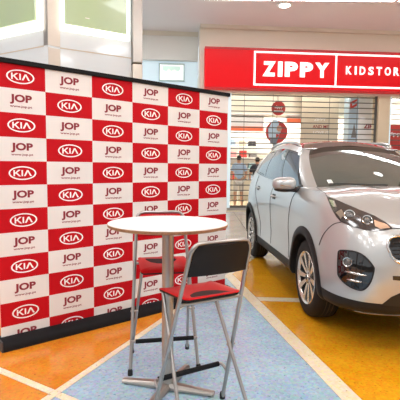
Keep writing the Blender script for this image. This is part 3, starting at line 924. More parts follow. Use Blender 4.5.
    pad('backrest_facing', 0.0042, 0.010, 'stool_red', ZT_ - 0.165, ZT_ - 0.012, 0.012)
    return t
stool('folding bar stool with red seat and black backrest in front of the table', (-0.004, 2.322), math.radians(30), 1.042)
stool('folding bar stool with red seat behind the table, by the backdrop', (-0.248, 2.945), math.radians(191), 1.07)

# ================================================================== CAR (local: x forward from the front axle, y to its left, z up)
CF = Vector((0.077, -0.997, 0)).normalized()
car = thing('car', 'silver five door crossover car with black panoramic roof parked before the shop', 'car', (1.9213, 3.9797, 0), math.atan2(CF.y, CF.x))

def catmull(p0, p1, p2, p3, t):
    return 0.5 * ((2 * p1) + (-p0 + p2) * t + (2 * p0 - 5 * p1 + 4 * p2 - p3) * t * t + (-p0 + 3 * p1 - 3 * p2 + p3) * t ** 3)
def spline(pts, n, mirror_ends=False):
    pts = [Vector(p) for p in pts]
    out = []
    m = len(pts)
    def g(i):
        if i < 0:
            if mirror_ends: q = pts[-i].copy(); q.y = -q.y; return q
            return pts[0] * 2 - pts[1]
        if i >= m:
            if mirror_ends: q = pts[2 * m - 2 - i].copy(); q.y = -q.y; return q
            return pts[-1] * 2 - pts[-2]
        return pts[i]
    for i in range(m - 1):
        for k in range(n):
            out.append(catmull(g(i - 1), g(i), g(i + 1), g(i + 2), k / n))
    out.append(pts[-1].copy())
    return out

# body rings from the sill up to the shoulder (right half; y = -width)
def ring(z, pts):
    return [(p[0], -p[1], p[2] if len(p) > 2 else z) for p in pts]
RINGS = [
    ring(0.27, [(.80, 0, .31), (.79, .35, .31), (.745, .58, .30), (.63, .745, .29), (.42, .845, .28), (0, .86), (-.7, .85), (-1.5, .85), (-2.2, .85), (-2.67, .86), (-3.1, .83), (-3.42, .70), (-3.50, .42), (-3.52, 0)]),
    ring(0.33, [(.875, 0, .35), (.868, .36, .35), (.825, .62, .345), (.71, .80, .34), (.47, .905), (0, .915), (-.7, .905), (-1.5, .905), (-2.2, .905), (-2.67, .915), (-3.1, .89), (-3.47, .76), (-3.56, .45), (-3.57, 0)]),
    ring(0.42, [(.905, 0), (.898, .36), (.858, .63), (.745, .82), (.49, .926), (0, .928), (-.7, .912), (-1.5, .912), (-2.2, .912), (-2.67, .928), (-3.1, .905), (-3.49, .77), (-3.58, .45), (-3.59, 0)]),
    ring(0.60, [(.928, 0), (.920, .37), (.882, .63), (.775, .82), (.51, .932), (0, .938), (-.7, .905), (-1.5, .905), (-2.2, .908), (-2.67, .938), (-3.1, .910), (-3.49, .77), (-3.58, .45), (-3.59, 0)]),
    ring(0.80, [(.922, 0), (.912, .37), (.870, .62), (.755, .81), (.49, .926), (0, .938), (-.7, .922), (-1.5, .920), (-2.2, .926), (-2.67, .938), (-3.1, .905), (-3.46, .76), (-3.55, .45), (-3.56, 0)]),
    ring(1.00, [(.885, 0, .955), (.872, .37, .955), (.815, .585, .965), (.695, .765, .985), (.425, .888, 1.03), (0, .920, 1.06), (-.7, .925, 1.05), (-1.5, .928, 1.06), (-2.2, .930, 1.08), (-2.67, .925, 1.10), (-3.1, .875, 1.11), (-3.40, .735, 1.10), (-3.50, .45, 1.08), (-3.53, 0, 1.08)]),
    ring(1.20, [(.80, 0, 1.005), (.785, .37, 1.008), (.715, .57, 1.035), (.545, .735, 1.095), (.275, .838, 1.168), (0, .858, 1.195), (-.7, .862, 1.215), (-1.5, .870, 1.235), (-2.2, .866, 1.275), (-2.67, .845, 1.315), (-3.1, .785, 1.34), (-3.38, .62, 1.34), (-3.45, .4, 1.34), (-3.47, 0, 1.34)]),
]
NS, NL = 9, 5
dense = [spline(r, NS, True) for r in RINGS]
npt = len(dense[0])
rows = []
for i in range(npt):
    rows.append(spline([d[i] for d in dense], NL))
nlv = len(rows[0])
bm = bmesh.new()
def lv_mat(l):          # material index by level row
    return 1 if l < 2 * NL else 0
VR = [[bm.verts.new(p) for p in r] for r in rows]
VL = []
for i, r in enumerate(rows):
    if i in (0, npt - 1): VL.append(VR[i])
    else: VL.append([bm.verts.new((p.x, -p.y, p.z)) for p in r])
for V in (VR, VL):
    for i in range(npt - 1):
        for l in range(nlv - 1):
            q = [V[i][l], V[i + 1][l], V[i + 1][l + 1], V[i][l + 1]]
            fc = bm.faces.new(q if V is VR else q[::-1]); fc.material_index = lv_mat(l)
# hood and belt cap: rows joining left and right
COWL = -0.30
NC = 16
prev = None
for i in range(npt):
    a = VR[i][-1]; b = VL[i][-1]
    if a is b:
        row = [a]
    else:
        row = [a]
        hw = a.co.y
        lx = a.co.x
        for k in range(1, NC):
            s = -1 + 2 * k / NC
            cr_ = 0.035 * min(1, max(0, (0.80 - lx) / 0.3)) if lx > -0.5 else 0.02
            bul = 0.012 * math.exp(-((abs(s) - 0.52) / 0.10) ** 2) * min(1, max(0, (0.72 - lx) / 0.4)) if lx > -0.5 else 0
            dp = 0.05 * (1 - abs(s) ** 6) if lx < -3.3 else 0
            row.append(bm.verts.new((lx, -s * hw if False else s * abs(hw), a.co.z + cr_ * (1 - abs(s) ** 2.6) + bul)))
        row.append(b)
    if prev is not None:
        mi_ = 2 if row[0].co.x > -0.62 else 3
        if len(prev) == 1:
            for k in range(len(row) - 1):
                fc = bm.faces.new((prev[0], row[k + 1], row[k])); fc.material_index = mi_
        elif len(row) == 1:
            for k in range(len(prev) - 1):
                fc = bm.faces.new((prev[k], prev[k + 1], row[0])); fc.material_index = mi_
        else:
            for k in range(NC):
                fc = bm.faces.new((prev[k], prev[k + 1], row[k + 1], row[k])); fc.material_index = mi_
    prev = row
# floor pan
for i in range(npt - 1):
    q = [VR[i][0], VL[i][0], VL[i + 1][0], VR[i + 1][0]]
    u_ = []
    for x in q:
        if x not in u_: u_.append(x)
    fc = bm.faces.new(u_); fc.material_index = 1
bmesh.ops.recalc_face_normals(bm, faces=bm.faces)
shell = bpy.data.meshes.new('car_shell'); bm.to_mesh(shell)
BODY = BVHTree.FromBMesh(bm)
bm.free()
BM_SLOTS = ['car_silver', 'car_cladding', 'car_silver', 'car_interior', 'wheel_dark']
for s in BM_SLOTS: shell.materials.append(MATS[s])
so = bpy.data.objects.new('shell_tmp', shell); COL.objects.link(so)
cut = bmesh.new()
FA, WB = -0.11, -2.78
for ax in (FA, WB):
    for s in (-1, 1):
        r_ = bmesh.ops.create_cone(cut, cap_ends=True, segments=48, radius1=0.43, radius2=0.43, depth=0.75)
        bmesh.ops.rotate(cut, verts=r_['verts'], cent=(0, 0, 0), matrix=Matrix.Rotation(PI / 2, 3, 'X'))
        bmesh.ops.translate(cut, verts=r_['verts'], vec=(ax, s * 0.965, 0.362))
for fc in cut.faces: fc.material_index = 4
cm = bpy.data.meshes.new('cut_tmp'); cut.to_mesh(cm); cut.free()
for s in BM_SLOTS: cm.materials.append(MATS[s])
co = bpy.data.objects.new('cut_tmp', cm); COL.objects.link(co)
md = so.modifiers.new('b', 'BOOLEAN'); md.operation = 'DIFFERENCE'; md.object = co; md.solver = 'EXACT'
dg = bpy.context.evaluated_depsgraph_get()
bodyme = bpy.data.meshes.new_from_object(so.evaluated_get(dg))
bpy.data.objects.remove(so); bpy.data.objects.remove(co)
def split_by_material(me, groups):
    for name, idxs, label in groups:
        bm = bmesh.new(); bm.from_mesh(me)
        bmesh.ops.delete(bm, geom=[f_ for f_ in bm.faces if f_.material_index not in idxs], context='FACES')
        out = bpy.data.meshes.new(name); bm.to_mesh(out); bm.free()
        for s in BM_SLOTS: out.materials.append(MATS[s])
        finish(out, 38)
        q = link(name, out, None, car)
        if label: q['label'] = label
split_by_material(bodyme, [('body_shell', (0,), 'silver metallic body panels'), ('lower_cladding', (1,), 'black plastic lower cladding'), ('hood', (2,), None), ('cabin_floor', (3,), None)])
for ax in (FA, WB):
    for s in (-1, 1):
        bm = bmesh.new(); bm.from_mesh(bodyme)
        bmesh.ops.delete(bm, geom=[f_ for f_ in bm.faces if f_.material_index != 4 or abs(f_.calc_center_median().x - ax) > 0.6 or f_.calc_center_median().y * s < 0], context='FACES')
        out = bpy.data.meshes.new('wheel_well'); bm.to_mesh(out); bm.free()
        for sl in BM_SLOTS: out.materials.append(MATS[sl])
        link('wheel_well', finish(out, 38), None, car)

# ---------------- greenhouse
G0 = [(-.16, 0, 1.225), (-.20, .38, 1.222), (-.33, .735, 1.212), (-.50, .835, 1.215), (-1.3, .862, 1.235), (-2.0, .860, 1.270), (-2.75, .825, 1.325), (-3.15, .745, 1.345), (-3.38, .50, 1.345), (-3.43, 0, 1.345)]
G2 = [(-1.20, 0, 1.612), (-1.185, .33, 1.596), (-1.13, .565, 1.552), (-1.20, .640, 1.575), (-1.65, .668, 1.640), (-2.1, .665, 1.655), (-2.62, .645, 1.640), (-2.95, .60, 1.615), (-3.12, .40, 1.62), (-3.18, 0, 1.632)]
G3 = [(-1.30, 0, 1.670), (-1.285, .32, 1.655), (-1.22, .525, 1.612), (-1.29, .590, 1.640), (-1.68, .612, 1.700), (-2.1, .610, 1.715), (-2.62, .592, 1.700), (-2.98, .55, 1.655), (-3.20, .38, 1.645), (-3.26, 0, 1.655)]
def neg(r): return [(p[0], -p[1], p[2]) for p in r]
GS = 8
g0, g2, g3 = (spline(neg(r), GS, True) for r in (G0, G2, G3))
NT = 8
def gh(i, t):
    """point on the greenhouse side wall at perimeter index i and height t"""
    a, b = g0[i], g2[i]
    p = a.lerp(b, t)
    nrm = Vector((p.x + 1.7, p.y * 1.6, 0)).normalized()
    return p + nrm * (0.035 * 4 * t * (1 - t))
def gpatch(name, i0, i1, t0, t1, m, off=0.0, th=0.005, both=True, nt=NT, label=None, parent=None):
    res = []
    for side in ((1, -1) if both else (1,)):
        v, f = [], []
        n = i1 - i0 + 1
        for lay in (0, 1):
            for j in range(nt + 1):
                t = t0 + (t1 - t0) * j / nt
                for i in range(i0, i1 + 1):
                    p = gh(i, t)
                    nrm = Vector((p.x + 1.7, p.y * 1.6, 0.8)).normalized()
                    p = p + nrm * (off - th * lay)
                    v.append((p.x, p.y * side, p.z))
        L_ = n * (nt + 1)
        for j in range(nt):
            for i in range(n - 1):
                a = j * n + i
                f.append((a, a + 1, a + n + 1, a + n)); f.append((L_ + a, L_ + a + n, L_ + a + n + 1, L_ + a + 1))
        for i in range(n - 1):
            f.append((i, L_ + i, L_ + i + 1, i + 1)); a = nt * n + i; f.append((a, a + 1, L_ + a + 1, L_ + a))
        for j in range(nt):
            a = j * n; f.append((a, a + n, L_ + a + n, L_ + a)); a = j * n + n - 1; f.append((a, L_ + a, L_ + a + n, a + n))
        bm = bmesh.new(); me = raw_mesh(name, v, f); bm.from_mesh(me)
        bmesh.ops.recalc_face_normals(bm, faces=bm.faces); bm.to_mesh(me); bm.free(); finish(me, 40)
        q = link(name, me, m, parent or car)
        if label: q['label'] = label
        res.append(q)
    return res
def full_front(name, k0, k1, t0, t1, m, off=0.0, th=0.005, nt=NT):
    """patch across the car centre from perimeter index -k1..k1"""
    v, f = [], []
    ids = [-i for i in range(k1, 0, -1)] + list(range(0, k1 + 1)) if k0 == 0 else None
    n = len(ids)
    for lay in (0, 1):
        for j in range(nt + 1):
            t = t0 + (t1 - t0) * j / nt
            for i in ids:
                p = gh(abs(i), t)
                nrm = Vector((p.x + 1.7, p.y * 1.6, 0.8)).normalized()
                p = p + nrm * (off - th * lay)
                v.append((p.x, -p.y if i < 0 else p.y, p.z))
    L_ = n * (nt + 1)
    for j in range(nt):
        for i in range(n - 1):
            a = j * n + i
            f.append((a, a + 1, a + n + 1, a + n)); f.append((L_ + a, L_ + a + n, L_ + a + n + 1, L_ + a + 1))
    for i in range(n - 1):
        f.append((i, L_ + i, L_ + i + 1, i + 1)); a = nt * n + i; f.append((a, a + 1, L_ + a + 1, L_ + a))
    bm = bmesh.new(); me = raw_mesh(name, v, f); bm.from_mesh(me)
    bmesh.ops.recalc_face_normals(bm, faces=bm.faces); bm.to_mesh(me); bm.free(); finish(me, 40)
    return link(name, me, m, car)
full_front('windshield', 0, 2 * GS, 0.035, 0.88, 'car_glass', 0.0)
full_front('windshield_top_band', 0, 2 * GS, 0.88, 1.0, 'car_black_gloss', 0.0005)
full_front('cowl_panel', 0, 2 * GS, -0.02, 0.035, 'car_black_gloss', 0.002)
gpatch('a_pillar', 2 * GS, 3 * GS, -0.03, 1.0, 'car_silver', 0.006, 0.03, label='silver windscreen pillar')
iB0, iB1 = 3 * GS + 7, 4 * GS            # B pillar
iC0, iC1 = 5 * GS + 1, 5 * GS + 2        # C pillar
gpatch('front_side_window', 3 * GS, iB0, 0.03, 0.93, 'car_side_glass', -0.004)
gpatch('rear_side_window', iB1, iC0, 0.03, 0.93, 'car_side_glass', -0.004)
gpatch('quarter_window', iC1, 6 * GS, 0.05, 0.90, 'car_side_glass', -0.004)
gpatch('b_pillar', iB0, iB1, -0.01, 0.95, 'car_black_gloss', -0.001, 0.02)
gpatch('c_pillar', iC0, iC1, -0.01, 0.95, 'car_black_gloss', -0.001, 0.02)
gpatch('window_sill_trim', 3 * GS, 6 * GS, -0.035, 0.03, 'car_black_gloss', 0.004, 0.02, nt=2)
gpatch('window_top_frame', 3 * GS, 6 * GS, 0.93, 1.0, 'car_black_gloss', -0.001, 0.02, nt=2)
gpatch('d_pillar', 6 * GS, 8 * GS, -0.03, 1.0, 'car_silver', 0.004, 0.02)
gpatch('tailgate_glass', 8 * GS, 9 * GS, 0.1, 0.98, 'car_glass', 0.0)
# roof skin between g3 rings, side rails between g2 and g3
def strip_mesh(name, A, B, m, seg0, seg1):
    for side in (1, -1):
        v = [(p.x, p.y * side, p.z) for p in A[seg0:seg1 + 1]] + [(p.x, p.y * side, p.z) for p in B[seg0:seg1 + 1]]
        n = seg1 - seg0 + 1
        v += [(x, y, z - 0.015) for x, y, z in v]
        f = []
        for i in range(n - 1):
            f.append((i, i + 1, n + i + 1, n + i)); f.append((2 * n + i, 3 * n + i, 3 * n + i + 1, 2 * n + i + 1))
            f.append((i, 2 * n + i, 2 * n + i + 1, i + 1)); f.append((n + i, n + i + 1, 3 * n + i + 1, 3 * n + i))
        bm = bmesh.new(); me = raw_mesh(name, v, f); bm.from_mesh(me)
        bmesh.ops.recalc_face_normals(bm, faces=bm.faces); bm.to_mesh(me); bm.free(); finish(me, 45)
        link(name, me, m, car)
strip_mesh('roof_side', g2, g3, 'car_silver', 2 * GS, 9 * GS)
strip_mesh('roof_header', g2, g3, 'car_black_gloss', 0, 2 * GS)
bm = bmesh.new()
prev = None
for i in range(len(g3)):
    p = g3[i]
    if abs(p.y) < 1e-5: row = [bm.verts.new(p)]
    else:
        row = []
        for k in range(NC + 1):
            s = -1 + 2 * k / NC
            cr_ = 0.05 * min(1, max(0, (-1.25 - p.x) / 0.35)) * min(1, max(0.2, (p.x + 3.3) / 0.3))
            row.append(bm.verts.new((p.x, s * abs(p.y), p.z + cr_ * (1 - s * s))))
    if prev is not None:
        if len(prev) == 1:
            for k in range(len(row) - 1): bm.faces.new((prev[0], row[k], row[k + 1]))
        elif len(row) == 1:
            for k in range(len(prev) - 1): bm.faces.new((prev[k + 1], prev[k], row[0]))
        else:
            for k in range(NC): bm.faces.new((prev[k], prev[k + 1], row[k + 1], row[k]))
    prev = row
link('roof_panel', bm_mesh(bm, 'roof_panel', 40), 'car_black_gloss', car)['label'] = 'glossy black panoramic roof'
for s in (-1, 1):
    pts = [(-1.42, s * 0.575, 1.642), (-1.5, s * 0.585, 1.700), (-1.9, s * 0.592, 1.738), (-2.4, s * 0.588, 1.738), (-2.8, s * 0.572, 1.71), (-2.9, s * 0.565, 1.67)]
    tube('roof_rail', spline(pts, 5), 0.018, 'car_silver', car, 10)

# ---------------- patches laid on the body surface
def snap(p, e):
    loc, nrm, _, _ = BODY.find_nearest(Vector(p))
    return loc + nrm * e, nrm
def surf_patch(name, poly, m, e=0.004, depth=0.03, cuts=3, parent=None, both=True, scale=1.0):
    """closed polygon (right side of the car) laid on the body skin, with real thickness"""
    res = []
    c = sum((Vector(p) for p in poly), Vector()) / len(poly)
    for side in ((1, -1) if both else (1,)):
        bm = bmesh.new()
        vs = [bm.verts.new(c + (Vector(p) - c) * scale) for p in poly]
        fc = bm.faces.new(vs)
        bmesh.ops.triangulate(bm, faces=[fc])
        bmesh.ops.subdivide_edges(bm, edges=list(bm.edges), cuts=cuts, use_grid_fill=True)
        nr = {}
        for v_ in bm.verts:
            q, n_ = snap(v_.co, e); v_.co = q; nr[v_] = n_
        g = bmesh.ops.extrude_face_region(bm, geom=list(bm.faces))
        nv = [x for x in g['geom'] if isinstance(x, bmesh.types.BMVert)]
        for v_ in nv:
            _, n_ = snap(v_.co, 0); v_.co = v_.co - n_ * depth
        if side == -1:
            for v_ in bm.verts: v_.co.y = -v_.co.y
        me = bm_mesh(bm, name, 50)
        res.append(link(name, me, m, parent if not isinstance(parent, list) else parent[len(res)] if parent else None))
    return res
def surf_line(name, pts, m, r=0.0035, e=0.001, n=6, both=True, cl=False):
    for side in ((1, -1) if both else (1,)):
        q = []
        P_ = [Vector(p) for p in pts]
        if cl: P_.append(P_[0])
        for p in spline(P_, n):
            s_, _ = snap(p, e); q.append((s_.x, s_.y * side, s_.z))
        if cl: q = q[:-1]
        tube(name, q, r, m, car, 6, cl)

# ---------------- wheels
def wheel(ax, s, label):
    w = bpy.data.objects.new('wheel', None); COL.objects.link(w); w.parent = car
    w.location = (ax, s * 0.905, 0.3675); w.empty_display_size = 0.05; w.scale = (1.05, 1.0, 1.05)
    if s > 0: w.rotation_euler = (0, 0, PI)
    # outer face towards -y
    R_ = 0.35
    tyre = [(0.238, 0.004), (0.262, -0.004), (0.300, 0.0), (0.332, 0.012), (0.346, 0.032), (0.35, 0.06), (0.35, 0.175), (0.344, 0.205), (0.32, 0.228), (0.238, 0.225)]
    link('tyre', lathe_mesh('tyre', tyre + [tyre[0]], 64, 'Y', 40, caps=False), 'tyre', w)
    for yy in (0.085, 0.118, 0.151):
        link('tread_groove', lathe_mesh('tread_groove', [(0.3505, yy - 0.004), (0.3512, yy), (0.3505, yy + 0.004), (0.346, yy)], 64, 'Y', 40, caps=False), 'joint_dark', w)
    rim = [(0.240, 0.003), (0.236, -0.002), (0.224, 0.006), (0.218, 0.022), (0.226, 0.03), (0.24, 0.02)]
    link('barrel', lathe_mesh('barrel', [(0.2185, 0.023), (0.214, 0.2), (0.22, 0.225), (0.236, 0.222), (0.236, 0.03)], 48, 'Y', 40, caps=False), 'wheel_dark', w)
    rm = link('rim', lathe_mesh('rim', rim, 56, 'Y', 40, caps=False), 'alloy', w)
    link('brake_disc', lathe_mesh('brake_disc', [(0, 0.10), (0.15, 0.10), (0.15, 0.12), (0, 0.12)], 36, 'Y', 30), 'car_seam', w)
    link('wheel_back', lathe_mesh('wheel_back', [(0, 0.13), (0.213, 0.13), (0.213, 0.15), (0, 0.15)], 36, 'Y', 30), 'wheel_dark', w)
    # ten blade spokes in five pairs
    bm = bmesh.new()
    sec0 = [(0.052, -0.014, 0.026), (0.052, 0.014, 0.026), (0.222, 0.027, 0.008), (0.222, -0.027, 0.008)]
    a = [bm.verts.new((x, yy, z)) for x, z, yy in sec0]; b = [bm.verts.new((x, yy + 0.03, z * 0.8)) for x, z, yy in sec0]
    bm.faces.new(a); bm.faces.new(b[::-1])
    for k in range(4): bm.faces.new((a[k], b[k], b[(k + 1) % 4], a[(k + 1) % 4]))
    sm = bm_mesh(bm, 'spoke')
    for k in range(10):
        an = 2 * PI * (k // 2) / 5 + (0.29 if k % 2 else -0.29) + 0.3
        link('spoke', sm, 'alloy', w, (0, 0, 0), (0, an, 0))
    link('hub_cap', lathe_mesh('hub_cap', [(0, 0.008), (0.025, 0.010), (0.03, 0.018), (0.06, 0.024), (0.062, 0.06), (0, 0.06)], 32, 'Y', 30), 'alloy', w)
    link('hub_badge', lathe_mesh('hub_badge', [(0, 0.005), (0.022, 0.006), (0.022, 0.0095), (0, 0.0095)], 24, 'Y', 30), 'car_seam', w)
    for k in range(5):
        an = 2 * PI * k / 5
        link('wheel_nut', lathe_mesh('wheel_nut', [(0, 0.018), (0.008, 0.018), (0.009, 0.03), (0, 0.03)], 8, 'Y', 30), 'wheel_dark', w, (0.043 * math.cos(an), 0, 0.043 * math.sin(an)))
    return w
for ax in (FA, WB):
    for s in (-1, 1): wheel(ax, s, '')

# wheel arch cladding
def arch(ax, s):
    v, f = [], []
    n = 40
    prof = [(0.420, -0.03), (0.420, 0.014), (0.428, 0.020), (0.478, 0.018), (0.494, 0.006), (0.494, -0.03)]
    m_ = len(prof)
    a0, a1 = math.radians(-8), math.radians(188)
    for k in range(n + 1):
        an = a0 + (a1 - a0) * k / n
        for r, e in prof:
            x = ax + r * math.cos(an); z = 0.362 + r * math.sin(an)
            hit = BODY.ray_cast(Vector((x, -1.5, z)), Vector((0, 1, 0)))[0]
            y = hit.y if hit is not None else -0.9
            v.append((x, (y - e) * (-s), z))
    for k in range(n):
        for j in range(m_ - 1):
            a = k * m_ + j
            f.append((a, a + 1, a + m_ + 1, a + m_))
    f.append(tuple(range(m_))); f.append(tuple(n * m_ + j for j in range(m_))[::-1])
    bm = bmesh.new(); me = raw_mesh('wheel_arch_trim', v, f); bm.from_mesh(me)
    bmesh.ops.recalc_face_normals(bm, faces=bm.faces); bm.to_mesh(me); bm.free(); finish(me, 40)
    link('wheel_arch_trim', me, 'car_cladding', car)
for ax in (FA, WB):
    for s in (-1, 1): arch(ax, s)

# ---------------- cabin
box('dashboard', -1.0, -0.5, -0.70, 0.70, 0.95, 1.20, 'car_interior', car, 0.05)
tube('steering_wheel', [(-1.08 + 0.06 * math.sin(k * PI / 10), 0.36 + 0.18 * math.cos(k * PI / 10), 1.12 + 0.17 * math.sin(k * PI / 10)) for k in range(20)], 0.014, 'black_plastic', car, 8, True)
for s in (-1, 1):
    st = bpy.data.objects.new('car_seat', None); COL.objects.link(st); st.parent = car; st.location = (-1.55, s * 0.36, 0)
    bm = bmesh.new(); add_box(bm, -0.10, 0.08, -0.25, 0.25, 0.62, 1.26, 0.05)
    for v_ in bm.verts: v_.co.x -= (v_.co.z - 0.62) * 0.3
    link('backrest', bm_mesh(bm, 'backrest', 40), 'car_seat', st)
    bm = bmesh.new(); add_box(bm, -0.05, 0.06, -0.13, 0.13, 1.29, 1.46, 0.04)
    for v_ in bm.verts: v_.co.x -= 0.2
    link('headrest', bm_mesh(bm, 'headrest', 40), 'car_seat', st)
    box('cushion', -0.05, 0.5, -0.25, 0.25, 0.5, 0.64, 'car_seat', st, 0.05)
bm = bmesh.new(); add_box(bm, -2.75, -2.55, -0.65, 0.65, 0.6, 1.3, 0.06); link('rear_bench', bm_mesh(bm, 'rear_bench', 40), 'car_seat', car)

# ---------------- front details
HL = [(0.241, -0.855, 1.16), (0.377, -0.87, 1.087), (0.487, -0.87, 1.025), (0.56, -0.857, 0.986), (0.66, -0.811, 0.961), (0.737, -0.752, 0.95), (0.78, -0.696, 0.945), (0.805, -0.625, 0.956), (0.816, -0.571, 0.969), (0.762, -0.597, 1.006), (0.678, -0.642, 1.045), (0.583, -0.717, 1.08), (0.455, -0.785, 1.119), (0.345, -0.826, 1.147)]
hl = surf_patch('headlight', HL, 'lamp_housing', 0.006, 0.03, 4, car)
for q in hl: q['label'] = 'swept back headlight with two round projector lamps'
def lamp(name, p, r, parents, dome=0.012, tilt=0.45, lens='lamp_lens', out=0.012):
    for k, par in enumerate(parents):
        s = 1 if k == 0 else -1
        loc, nrm = snap(p, out)
        d = (Vector((1, 0, 0)) * (1 - tilt) + nrm * tilt).normalized()
        d.y *= s; loc.y *= s
        rot = d.to_track_quat('X', 'Z').to_euler()
        rm_ = link(name + '_ring', lathe_mesh(name + '_ring', [(r * 0.72, 0.002), (r * 0.80, 0.010), (r * 0.95, 0.012), (r, 0.004), (r, -0.02), (r * 0.72, -0.02), (r * 0.72, 0.002)], 28, 'X', 40, caps=False), 'lamp_chrome', par, loc, rot)
        link(name + '_lens', lathe_mesh(name + '_lens', [(0, dome), (r * 0.4, dome * 0.8), (r * 0.7, 0.0), (r * 0.71, -0.018), (0, -0.018)], 28, 'X', 50), lens, par, loc, rot)
lamp('projector', (0.588, -0.800, 1.035), 0.044, hl)
lamp('projector', (0.703, -0.715, 1.008), 0.040, hl)
surf_patch('turn_signal', [(0.714, -0.668, 1.010), (0.775, -0.602, 0.992), (0.805, -0.588, 0.971), (0.788, -0.650, 0.963), (0.759, -0.679, 0.975)], 'lamp_amber', 0.009, 0.006, 2, hl)
surf_patch('side_reflector', [(0.30, -0.852, 1.135), (0.40, -0.858, 1.085), (0.44, -0.845, 1.09), (0.36, -0.832, 1.132)], 'lamp_chrome', 0.009, 0.006, 2, hl)
surf_patch('lamp_bezel', [(0.47, -0.855, 1.045), (0.545, -0.845, 1.005), (0.555, -0.825, 1.04), (0.49, -0.825, 1.075)], 'lamp_chrome', 0.0085, 0.006, 2, hl)
FOG = [(0.625, -0.895, 0.761), (0.644, -0.884, 0.778), (0.727, -0.834, 0.789), (0.778, -0.795, 0.781), (0.816, -0.758, 0.751), (0.843, -0.724, 0.701), (0.849, -0.718, 0.673), (0.842, -0.733, 0.59), (0.823, -0.759, 0.533), (0.801, -0.786, 0.511), (0.757, -0.828, 0.514), (0.702, -0.868, 0.538), (0.65, -0.895, 0.578), (0.638, -0.899, 0.623)]
fg = surf_patch('fog_lamp_pod', FOG, 'car_black_gloss', 0.003, 0.03, 4, car)
surf_line('pod_rim', FOG, 'car_cladding', 0.006, 0.003, 3, True, True)
lamp('fog_lamp', (0.716, -0.850, 0.705), 0.036, fg, 0.008, 0.6, 'lamp_lens', 0.010)
def fog_bar(a, b):
    for k, par in enumerate(fg):
        s = 1 if k == 0 else -1
        pts = []
        for t_ in range(7):
            p, _ = snap(Vector(a).lerp(Vector(b), t_ / 6), 0.006); pts.append((p.x, p.y * s, p.z))
        link('chrome_bar', tube_mesh('chrome_bar', pts, [0.002, 0.007, 0.009, 0.009, 0.009, 0.007, 0.002], 8), 'lamp_chrome', par)
fog_bar((0.708, -0.866, 0.632), (0.825, -0.764, 0.627)); fog_bar((0.718, -0.86, 0.574), (0.809, -0.785, 0.574))
# grille across the nose
gr = [(0.857, -0.538, 0.925), (0.844, -0.59, 0.914), (0.841, -0.618, 0.892), (0.855, -0.627, 0.843), (0.877, -0.609, 0.782), (0.891, -0.578, 0.748), (0.898, -0.551, 0.735), (0.905, -0.3, 0.725), (0.91, -0.12, 0.745)]
top = [(0.87, -0.40, 0.928), (0.88, -0.2, 0.915), (0.885, -0.08, 0.925)]
half = list(reversed(top)) + gr
full = half + [(x, -y, z) for x, y, z in reversed(half)]
gq = surf_patch('grille', full, 'car_black_gloss', 0.003, 0.03, 4, car, False)[0]
pts = []
for p in full:
    q, _ = snap(p, 0.006); pts.append(q)
link('grille_frame', tube_mesh('grille_frame', pts, 0.011, 8, True), 'lamp_chrome', gq)
for zz in (0.77, 0.80, 0.83, 0.86, 0.89):
    hwz = {0.77: 0.585, 0.80: 0.60, 0.83: 0.608, 0.86: 0.605, 0.89: 0.60}[zz]
    link('grille_slat', tube_mesh('grille_slat', [snap((0.9, y * hwz, zz), 0.006)[0] for y in (-1, -0.8, -0.5, -0.2, 0.2, 0.5, 0.8, 1)], 0.005, 6), 'car_cladding', gq)
# lower intake and bumper slot
ih = [(0.905, 0, 0.535), (0.905, -0.3, 0.53), (0.896, -0.539, 0.514), (0.879, -0.596, 0.48), (0.848, -0.652, 0.413)]
ib = ih + [(0.88, -0.4, 0.413)]
full = ib + [(x, -y, z) for x, y, z in reversed(ib) if y != 0]
surf_patch('lower_intake', full, 'black_plastic', 0.004, 0.03, 4, car, False)
sl_ = [(0.892, -0.598, 0.640), (0.902, -0.552, 0.640), (0.915, -0.3, 0.64), (0.915, -0.3, 0.608), (0.901, -0.551, 0.608), (0.892, -0.596, 0.610)]
surf_patch('bumper_slot', sl_, 'car_black_gloss', 0.003, 0.02, 3, car)
# chrome lip under the bumper
surf_line('bumper_lip', [(0.80, 0, 0.36), (0.80, -0.36, 0.36), (0.76, -0.60, 0.355), (0.66, -0.76, 0.35)], 'satin_steel', 0.006, 0.002, 6)
# shut lines
surf_line('hood_seam', [(-0.30, -0.758, 1.214), (-0.1, -0.80, 1.208), (0.084, -0.833, 1.193), (0.241, -0.850, 1.163)], 'car_seam')
surf_line('hood_seam', [(0.816, -0.571, 0.972), (0.85, -0.40, 0.975), (0.86, -0.2, 0.975), (0.865, 0.0, 0.975)], 'car_seam')
surf_line('fender_seam', [(0.56, -0.857, 0.984), (0.49, -0.893, 0.955), (0.39, -0.93, 0.86), (0.33, -0.935, 0.76)], 'car_seam')
surf_line('door_seam', [(-0.53, -0.87, 1.20), (-0.58, -0.92, 1.05), (-0.66, -0.92, 0.85), (-0.69, -0.91, 0.62), (-0.66, -0.915, 0.44)], 'car_seam')
surf_line('door_seam', [(-1.42, -0.87, 1.235), (-1.47, -0.92, 1.0), (-1.49, -0.92, 0.75), (-1.48, -0.91, 0.44)], 'car_seam')
surf_line('door_seam', [(-2.45, -0.87, 1.28), (-2.36, -0.93, 1.05), (-2.22, -0.93, 0.85), (-2.10, -0.91, 0.62), (-2.08, -0.915, 0.44)], 'car_seam')
